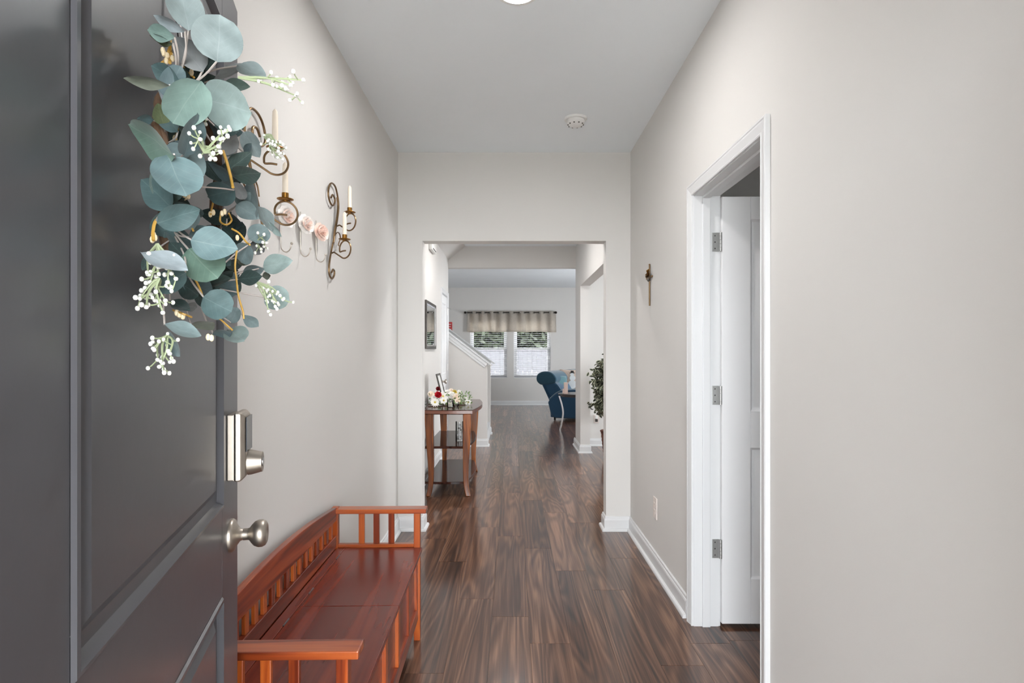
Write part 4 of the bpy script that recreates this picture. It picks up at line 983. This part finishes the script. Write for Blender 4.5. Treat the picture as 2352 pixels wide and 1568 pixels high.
# ------------------------------------------------------------------ sconces
ZS = lambda zx, zy: (540 + .2806 * zx, 230 + .2806 * zy)
ROD = [(786, 797), (798, 774), (814, 800), (815, 838), (800, 862), (780, 840), (765, 790), (763, 740), (775, 692), (795, 680), (820, 708), (836, 770), (846, 840), (846, 900), (836, 980), (820, 1070), (805, 1150), (790, 1220), (776, 1300), (768, 1380), (775, 1435), (794, 1460), (810, 1432), (812, 1398), (801, 1385), (790, 1408)]
XW = XL + 0.012
ROD3 = [PX(*ZS(*p), XW) for p in ROD]
ROD3B = [PX(*ZS(*p), XW + 0.002) for p in ((838, 800), (846, 860), (840, 950), (824, 1040), (815, 1100), (808, 1165))]
TWIG = [PX(*ZS(*p), XW + 0.006) for p in ((808, 1165), (816, 1110), (838, 1082), (855, 1095), (862, 1130), (852, 1160), (845, 1185), (858, 1192), (868, 1175))]
MIR = 4.40
def sconce(label, mir):
    f = (lambda v: Vector((v.x, MIR - v.y, v.z))) if mir else (lambda v: Vector(v))
    c = f(Vector((XW, 2.62, 1.85)))
    t = thing('candle_sconce', label, 'sconce', (XL, c.y, 1.63), group='scrolled candle sconces')
    MB().tube(catmull([f(p) for p in ROD3], 5), 0.0042, 8).build('scroll_rod', 'bronze', t, smooth=True)
    MB().tube(catmull([f(p) + Vector((0, -0.008, 0)) for p in ROD3B], 4), 0.0038, 8).build('scroll_rod', 'bronze', t, smooth=True)
    MB().tube(catmull([f(p) for p in TWIG], 4), 0.0026, 6).build('tendril', 'bronze', t, smooth=True)
    ad = Vector((0.85, -0.53, 0)) if not mir else Vector((0.85, 0.53, 0))
    for (yr, zh) in ((2.655, 1.932), (2.575, 1.792)):
        r0 = f(Vector((XW, yr, 0)))
        def q(u, z): return r0 + ad * u + Vector((0, 0, z))
        cz = zh - 0.043; cu = 0.082; R = 0.039
        pts = [q(0, zh - .052), q(.012, zh - .049), q(.024, zh - .055)]
        for dg in range(232, 232 + 330, 18):
            k = 1 - 0.22 * max(0, (dg - 450)) / 110
            pts.append(q(cu + R * k * math.cos(math.radians(dg)), cz + R * k * math.sin(math.radians(dg))))
        pts.append(q(cu - .012, cz - .006)); pts.append(q(cu + 0.006, cz - .006))
        MB().tube(catmull(pts, 3), 0.0034, 8).build('arm', 'bronze', t, smooth=True)
        o = q(cu, zh - .002)
        MB().lathe([(0.0, -0.004), (0.008, -0.004), (0.010, 0.0), (0.022, 0.0015), (0.0265, 0.004), (0.0262, 0.0052), (0.02, 0.003), (0.0, 0.003)], o, n=28).build('drip_plate', 'brass', t, smooth=True)
        MB().lathe([(0.0108, 0.003), (0.0108, 0.0245), (0.0098, 0.0245), (0.0098, 0.008), (0.0, 0.008)], o, n=24).build('cup', 'brass', t, smooth=True)
        cd = thing('taper_candle', 'ivory taper candle in the %s cup of the %s sconce' % ('upper' if zh > 1.85 else 'lower', 'nearer' if mir else 'farther'), 'candle', tuple(o + Vector((0, 0, .008))), group='ivory sconce candles')
        MB().lathe([(0.0, 0.0), (0.0094, 0.0), (0.0092, 0.020), (0.0085, 0.095), (0.0075, 0.110), (0.003, 0.117), (0.0, 0.1175)], o + Vector((0, 0, .008)), n=20).build('wax', 'candle', cd, smooth=True)
        MB().tube([o + Vector((0, 0, .1245)), o + Vector((.002, 0, .131))], 0.0007, 5).build('wick', 'petal', cd)
    return t
sconce('scrolled bronze wall sconce farther from the front door', False)
sconce('scrolled bronze wall sconce partly behind the wreath', True)

# rose hooks
for i, (px, py, lab, mt) in enumerate(((659, 499, 'porcelain rose coat hook behind the lower sconce arm', 'porcwhite'), (703, 516, 'white and pink porcelain rose coat hook, middle of three', 'porcwhite'), (738, 534, 'blush porcelain rose coat hook nearest the farther sconce', 'porc'))):
    c = PX(px, py, -0.800); t = thing('rose_hook', lab, 'coat hook', (XL, c.y, c.z - 0.12), group='porcelain rose wall hooks')
    mb = MB(); rose(mb, c + Vector((-.008, 0, 0)), 0.040, (0.85, -.45, .12), 11 + i); mb.build('rose', mt, t, smooth=True, ang=60)
    mb = MB(); rose(mb, c + Vector((.003, -.003, 0)), 0.026, (0.85, -.45, .12), 31 + i); mb.build('rose_heart', 'porc', t, smooth=True, ang=60)
    hb = c.z - 0.125
    pts = [Vector((XL + .005, c.y, c.z + .05)), Vector((XL + .005, c.y, c.z)), Vector((XL + .005, c.y, hb + .03)), Vector((XL + .012, c.y - .004, hb + .008)), Vector((XL + .028, c.y - .01, hb)), Vector((XL + .044, c.y - .018, hb + .008)), Vector((XL + .052, c.y - .022, hb + .028))]
    MB().tube(catmull(pts, 5), 0.0021, 8).build('hook', 'wire', t, smooth=True)
    MB().ball(pts[-1], 0.0048, 10).build('hook_tip', 'wire', t, smooth=True)

# ------------------------------------------------------------------ wreath on the front door
wc = FD(0.475, 0.05, 1.52)
wr = thing('eucalyptus_wreath', 'eucalyptus wreath with white berries hanging on the charcoal front door', 'wreath', tuple(FD(0.475, 0.0, 1.52)))
RW = 0.138
def ringpt(th, r=RW, h=0.035): return FD(0.475 - r * math.cos(th), h, 1.52 + r * math.sin(th))
rnd = random.Random(5)
for q in range(5):
    ph = rnd.uniform(0, 6); amp = rnd.uniform(.003, .008); k = rnd.choice((5, 6, 7))
    pts = [ringpt(2 * PI * i / 60, RW + amp * math.cos(k * 2 * PI * i / 60 + ph), .032 + amp * math.sin(k * 2 * PI * i / 60 + ph)) for i in range(61)]
    MB().tube(pts, rnd.uniform(.0025, .0045), 6).build('vine_ring', 'vine', wr, smooth=True)
MB().tube([ringpt(PI / 2, RW + 0.02, .02), FD(0.475, 0.006, 1.80), FD(0.475, 0.004, 2.03)], 0.003, 6).build('hanger', 'screw', wr, smooth=True)

LC = {0: ((112, 150, 154), (150, 178, 180)), 1: ((164, 192, 187), (184, 206, 202)), 2: ((112, 156, 134), (150, 184, 164)), 3: ((50, 82, 78), (110, 142, 134)),
      4: ((158, 164, 164), (172, 178, 178)), 5: ((108, 124, 74), (140, 152, 104)), 6: ((176, 194, 202), (196, 208, 214)), 7: ((158, 180, 180), (178, 196, 196)),
      8: ((132, 142, 122), (150, 158, 140)), 9: ((104, 136, 142), (132, 160, 164)), 10: ((82, 120, 122), (118, 150, 150)), 11: ((76, 108, 100), (140, 166, 156)), 12: ((142, 172, 174), (168, 190, 190)), 13: ((138, 178, 166), (162, 196, 184))}
def mute(c, k=0.42, d=0.22):
    g = sum(c) / 3; return tuple(255 * ((((v + (g - v) * d) / 255) ** 2.2) * k) ** (1 / 2.2) for v in c)
LM = {k: leaf_mat('eucalyptus_leaf_%d' % k, mute(a), mute(b)) for k, (a, b) in LC.items()}
LEAFMESH = {}
def leafmesh(ci, shape):
    if (ci, shape) in LEAFMESH: return LEAFMESH[(ci, shape)]
    nu, nv = 12, 6; vs = []; fs = []
    for i in range(nu + 1):
        t = i / nu
        if shape == 0: w_ = math.sqrt(max(0, 1 - (2 * t - 1) ** 2)) * 0.5          # round
        elif shape == 1: w_ = 0.5 * (math.sin(PI * t ** 0.8)) ** 0.75               # ovate, broad near the base
        else: w_ = 0.5 * math.sin(PI * t ** 1.15) ** 0.9 * (1.0)
        for j in range(-nv, nv + 1):
            s_ = j / nv; z = 0.10 * s_ * s_ * (w_ / .5) + 0.10 * (t - .5) ** 2 + 0.02 * math.sin(9 * t + 2 * s_)
            vs.append((w_ * s_, t, z))
    m_ = 2 * nv + 1
    for i in range(nu):
        for j in range(m_ - 1): fs.append((i * m_ + j, i * m_ + j + 1, (i + 1) * m_ + j + 1, (i + 1) * m_ + j))
    me = bpy.data.meshes.new('leaf'); me.from_pydata(vs, [], fs); me.validate()
    bm = bmesh.new(); bm.from_mesh(me); bmesh.ops.remove_doubles(bm, verts=bm.verts, dist=1e-5); bm.to_mesh(me); bm.free()
    me.polygons.foreach_set('use_smooth', [True] * len(me.polygons))
    me.materials.append(LM[ci]); LEAFMESH[(ci, shape)] = me; return me
WO = Vector(wr['_o'])
def place_leaf(base, tip, width, roll, ci, shape):
    L_ = (tip - base).length; y = (tip - base).normalized()
    view = (camo.location - (base + tip) / 2).normalized()
    x = y.cross(view).normalized(); x = Matrix.Rotation(roll, 3, y) @ x; z = x.cross(y)
    R = Matrix((x, y, z)).transposed().to_4x4()
    o = bpy.data.objects.new('leaf', leafmesh(ci, shape)); COL.objects.link(o); o.parent = wr
    o.matrix_local = Matrix.Translation(base - WO) @ R @ Matrix.Diagonal((width, L_, 0.5 * (width + L_) , 1))
    return o
# (base px, tip px, width px, depth, colour, shape)
LV = [((434, 72), (412, -42), 78, .67, 7, 1), ((428, 74), (353, 34), 26, .66, 6, 2), ((404, 86), (339, 68), 38, .66, 13, 2), ((400, 100), (345, 80), 20, .665, 5, 2),
      ((500, 143), (506, 34), 106, .64, 7, 0), ((468, 166), (400, 84), 62, .66, 4, 1), ((418, 194), (348, 150), 44, .68, 10, 2), ((394, 196), (284, 178), 28, .64, 8, 2),
      ((462, 184), (396, 282), 92, .62, 13, 0), ((468, 226), (580, 258), 104, .63, 1, 0), ((362, 188), (376, 240), 18, .68, 6, 2), ((546, 150), (612, 180), 36, .70, 7, 1), ((488, 186), (572, 148), 22, .70, 4, 2),
      ((500, 200), (575, 200), 30, .72, 13, 2),
      ((404, 357), (299, 284), 62, .62, 2, 1), ((376, 288), (362, 236), 36, .66, 5, 1), ((410, 304), (370, 250), 46, .66, 10, 0), ((354, 276), (314, 272), 24, .68, 10, 2), ((422, 357), (452, 258), 50, .61, 9, 1),
      ((384, 358), (428, 452), 100, .62, 0, 0), ((398, 480), (326, 412), 64, .66, 10, 1), ((360, 512), (460, 480), 60, .63, 10, 1), ((490, 288), (550, 302), 34, .74, 3, 2), ((498, 346), (544, 312), 44, .76, 4, 0),
      ((540, 436), (478, 450), 56, .74, 10, 0), ((468, 370), (508, 418), 36, .78, 3, 1), ((480, 374), (538, 412), 26, .77, 9, 2), ((560, 302), (598, 362), 42, .80, 7, 1), ((538, 402), (600, 396), 44, .76, 11, 1), ((522, 392), (578, 350), 36, .78, 11, 1), ((560, 352), (578, 328), 16, .8, 9, 2),
      ((538, 418), (562, 458), 28, .80, 4, 0), ((572, 418), (592, 502), 34, .83, 12, 1), ((543, 470), (596, 502), 42, .82, 12, 1), ((594, 474), (624, 532), 32, .85, 7, 1), ((616, 508), (648, 544), 14, .85, 1, 2), ((524, 502), (458, 488), 36, .80, 3, 1),
      ((438, 552), (547, 572), 78, .62, 0, 1), ((432, 572), (500, 640), 92, .64, 2, 0), ((432, 545), (488, 524), 28, .66, 0, 2), ((428, 594), (390, 556), 36, .68, 3, 1), ((322, 580), (432, 622), 46, .61, 6, 2), ((428, 626), (360, 664), 52, .65, 10, 0), ((346, 588), (327, 622), 20, .68, 3, 1),
      ((416, 650), (458, 680), 46, .69, 3, 0), ((466, 682), (532, 716), 70, .66, 10, 0), ((458, 656), (532, 640), 28, .72, 11, 2), ((388, 690), (438, 714), 28, .70, 3, 2), ((424, 700), (452, 706), 24, .72, 4, 2),
      ((574, 552), (614, 524), 46, .82, 12, 0), ((574, 560), (608, 578), 36, .84, 4, 0), ((572, 560), (554, 602), 44, .80, 12, 0), ((604, 614), (673, 598), 44, .82, 1, 1), ((558, 622), (608, 616), 26, .83, 12, 2), ((545, 642), (603, 634), 36, .77, 3, 2), ((602, 634), (622, 632), 18, .84, 8, 2),
      ((606, 682), (665, 690), 56, .80, 1, 0), ((556, 722), (594, 750), 27, .80, 12, 2), ((526, 757), (562, 784), 48, .76, 1, 0), ((488, 766), (534, 762), 22, .76, 9, 2), ((530, 742), (546, 706), 30, .78, 12, 0), ((520, 656), (546, 628), 24, .80, 12, 1), ((498, 642), (536, 620), 18, .79, 3, 2),
      ((374, 744), (462, 772), 36, .65, 12, 2), ((384, 764), (416, 819), 28, .66, 12, 1), ((438, 750), (492, 738), 26, .70, 8, 2), ((545, 470), (575, 440), 30, .83, 12, 1), ((470, 520), (500, 545), 26, .76, 3, 1), ((510, 520), (535, 545), 26, .8, 3, 2), ((500, 590), (530, 610), 30, .8, 10, 1), ((545, 590), (575, 605), 26, .84, 8, 1)]
rl = random.Random(11)
SHAPE_SLIM = 2
for i, (b_, t_, w_, D, ci, sh) in enumerate(LV):
    mx = max(t_[0], b_[0]) * .5 + min(t_[0], b_[0]) * .5
    D = D * (0.96 if mx < 430 else 1.02)
    lim = lambda px: 0.2547 / ((1176 - px) / F - 0.276) - 0.02 if (1176 - px) / F > 0.30 else 9.0
    D = min(D, lim(min(t_[0], b_[0])) - .012)
    dd = rl.uniform(-.016, .016); A, B_ = P(b_[0], b_[1], D + dd * .4), P(t_[0], t_[1], D - dd)
    slim = w_ < 0.5 * math.hypot(t_[0] - b_[0], t_[1] - b_[1])
    ro = rl.choice((-1, 1)) * (rl.uniform(.7, 1.0) if slim else rl.uniform(.1, .45))
    place_leaf(A, B_, w_ * D / F / math.cos(ro), ro, ci, sh)
    # short stalk back to the ring
    d = (A - B_).normalized(); th = math.atan2(A.z - 1.52, (A - wc).dot(-dS)); rp = ringpt(th, RW * .97, .035)
    if i % 3 == 0 or (A - rp).length < .09:
        MB().tube(catmull([A + (B_ - A) * .04, A + (rp - A) * .35 + d * .004, rp], 6), .0011, 5).build('stalk', 'pinkstem', wr, smooth=True)
# filler leaves close to the ring
for q in range(64):
    th = 2 * PI * q / 64 + rl.uniform(-.08, .08); b0 = ringpt(th, RW + rl.uniform(-.012, .02), rl.uniform(.025, .05))
    out = (ringpt(th, RW + 1, .03) - ringpt(th, RW, .03)).normalized(); tan = (ringpt(th + .01) - ringpt(th)).normalized()
    d = (out * rl.uniform(-.9, .9) + tan * rl.uniform(-.6, .9) + dN * rl.uniform(.1, .8)).normalized()
    L_ = rl.uniform(.032, .05); place_leaf(b0, b0 + d * L_, L_ * rl.uniform(.6, .85), rl.uniform(-.8, .8), rl.choice((3, 3, 10, 11, 12, 9)), rl.choice((0, 1)))

def sprig(root, ends, D, nb, seed, lab=None):
    """pale forked stem with white berries; root and ends in pixels at depth D"""
    rs = random.Random(seed); sp = MB(); be = MB(); r0 = P(root[0], root[1], D)
    for e in ends:
        e3 = P(e[0], e[1], D - rs.uniform(-.012, .02)); mid = (r0 + e3) / 2 + Vector((rs.uniform(-.006, .006), 0, rs.uniform(0, .008)))
        pts = catmull([r0, mid, e3], 5); sp.tube(pts, [.0016 - .00008 * i for i in range(len(pts))], 5)
        for k in range(nb):
            p0 = pts[rs.randrange(4, len(pts))]
            dr = ((e3 - r0).normalized() * rs.uniform(.2, 1) + Vector((rs.gauss(0, .6), rs.gauss(0, .6), rs.gauss(0, .6)))).normalized() * rs.uniform(.006, .014)
            sp.tube([p0, p0 + dr * .6 + Vector((0, 0, -.001)), p0 + dr], .0008, 4); be.ball(p0 + dr, rs.uniform(.0017, .0025), 8, (1, 1, 1.2))
        be.ball(e3, .0024, 8)
    s_ = sp.build('berry_sprig', 'sprigstem', wr, smooth=True); be.build('berries', 'berry', s_, smooth=True)
sprig((470, 350), ((518, 302), (512, 318), (498, 345), (486, 362), (472, 285), (460, 320)), .63, 5, 1)
sprig((548, 178), ((697, 184), (680, 220), (668, 196), (660, 205)), .66, 4, 2)
sprig((606, 310), ((640, 340), (645, 352), (632, 335), (638, 362), (620, 330)), .80, 5, 3)
sprig((362, 560), ((340, 630), (362, 640), (394, 628), (404, 640), (385, 648), (345, 648)), .595, 4, 4)
sprig((366, 640), ((322, 684), (336, 705), (356, 690), (374, 718), (380, 690), (345, 675)), .60, 4, 5)
sprig((384, 770), ((352, 800), (366, 842), (390, 812), (362, 826), (374, 834)), .62, 4, 6)
sprig((592, 648), ((612, 690), (650, 688), (640, 700), (617, 715), (630, 694)), .78, 5, 7)
sprig((590, 555), ((606, 566), (612, 558), (600, 572)), .84, 3, 8)
# golden twigs with cream buds
def twig(pts, D, buds, seed, r=.0013, mat='gold'):
    rs = random.Random(seed); p3 = [P(x, y, D + rs.uniform(-.01, .01)) for x, y in pts]
    t = MB().tube(catmull(p3, 4), r, 5).build('golden_twig', mat, wr, smooth=True)
    if buds:
        b_ = MB()
        for (x, y) in buds: b_.ball(P(x, y, D - .004), .0034, 8, (.8, .8, 1.3))
        b_.build('buds', 'goldberry', t, smooth=True)
twig([(396, 96), (388, 118), (380, 138), (372, 146)], .68, ((376, 122), (384, 128), (382, 140), (396, 134), (374, 116)), 1, .0022)
twig([(392, 104), (394, 122), (390, 144)], .68, (), 2, .0020)
twig([(420, 150), (430, 166), (446, 178)], .69, ((440, 166),), 3)
twig([(410, 285), (404, 320), (402, 350), (398, 362)], .66, ((402, 318), (436, 362)), 4)
twig([(376, 188), (380, 205), (376, 224)], .69, (), 5)
twig([(398, 470), (392, 490), (360, 505), (352, 530), (352, 552)], .65, ((350, 550), (356, 546), (353, 540)), 6, .0018)
twig([(410, 465), (420, 475), (434, 505), (444, 530)], .67, ((424, 452), (432, 450)), 7)
twig([(490, 462), (486, 480), (484, 492)], .78, ((483, 492), (490, 488), (510, 490), (516, 486)), 8)
twig([(508, 486), (506, 508), (520, 516), (532, 506), (526, 490)], .78, (), 9)
twig([(544, 575), (540, 610), (543, 640), (548, 680), (558, 715), (560, 732)], .76, (), 10, .0013)
twig([(532, 525), (550, 536), (566, 556), (574, 562)], .80, ((545, 546),), 11, .0013)
twig([(512, 345), (522, 375), (530, 405), (535, 430)], .74, (), 12, .0020)
twig([(448, 640), (458, 660), (464, 676)], .68, ((412, 722), (420, 726), (406, 718), (478, 774), (486, 776)), 13)
twig([(505, 732), (520, 745), (534, 758)], .74, (), 14, .0012)
twig([(398, 712), (420, 720), (440, 728)], .68, (), 15)
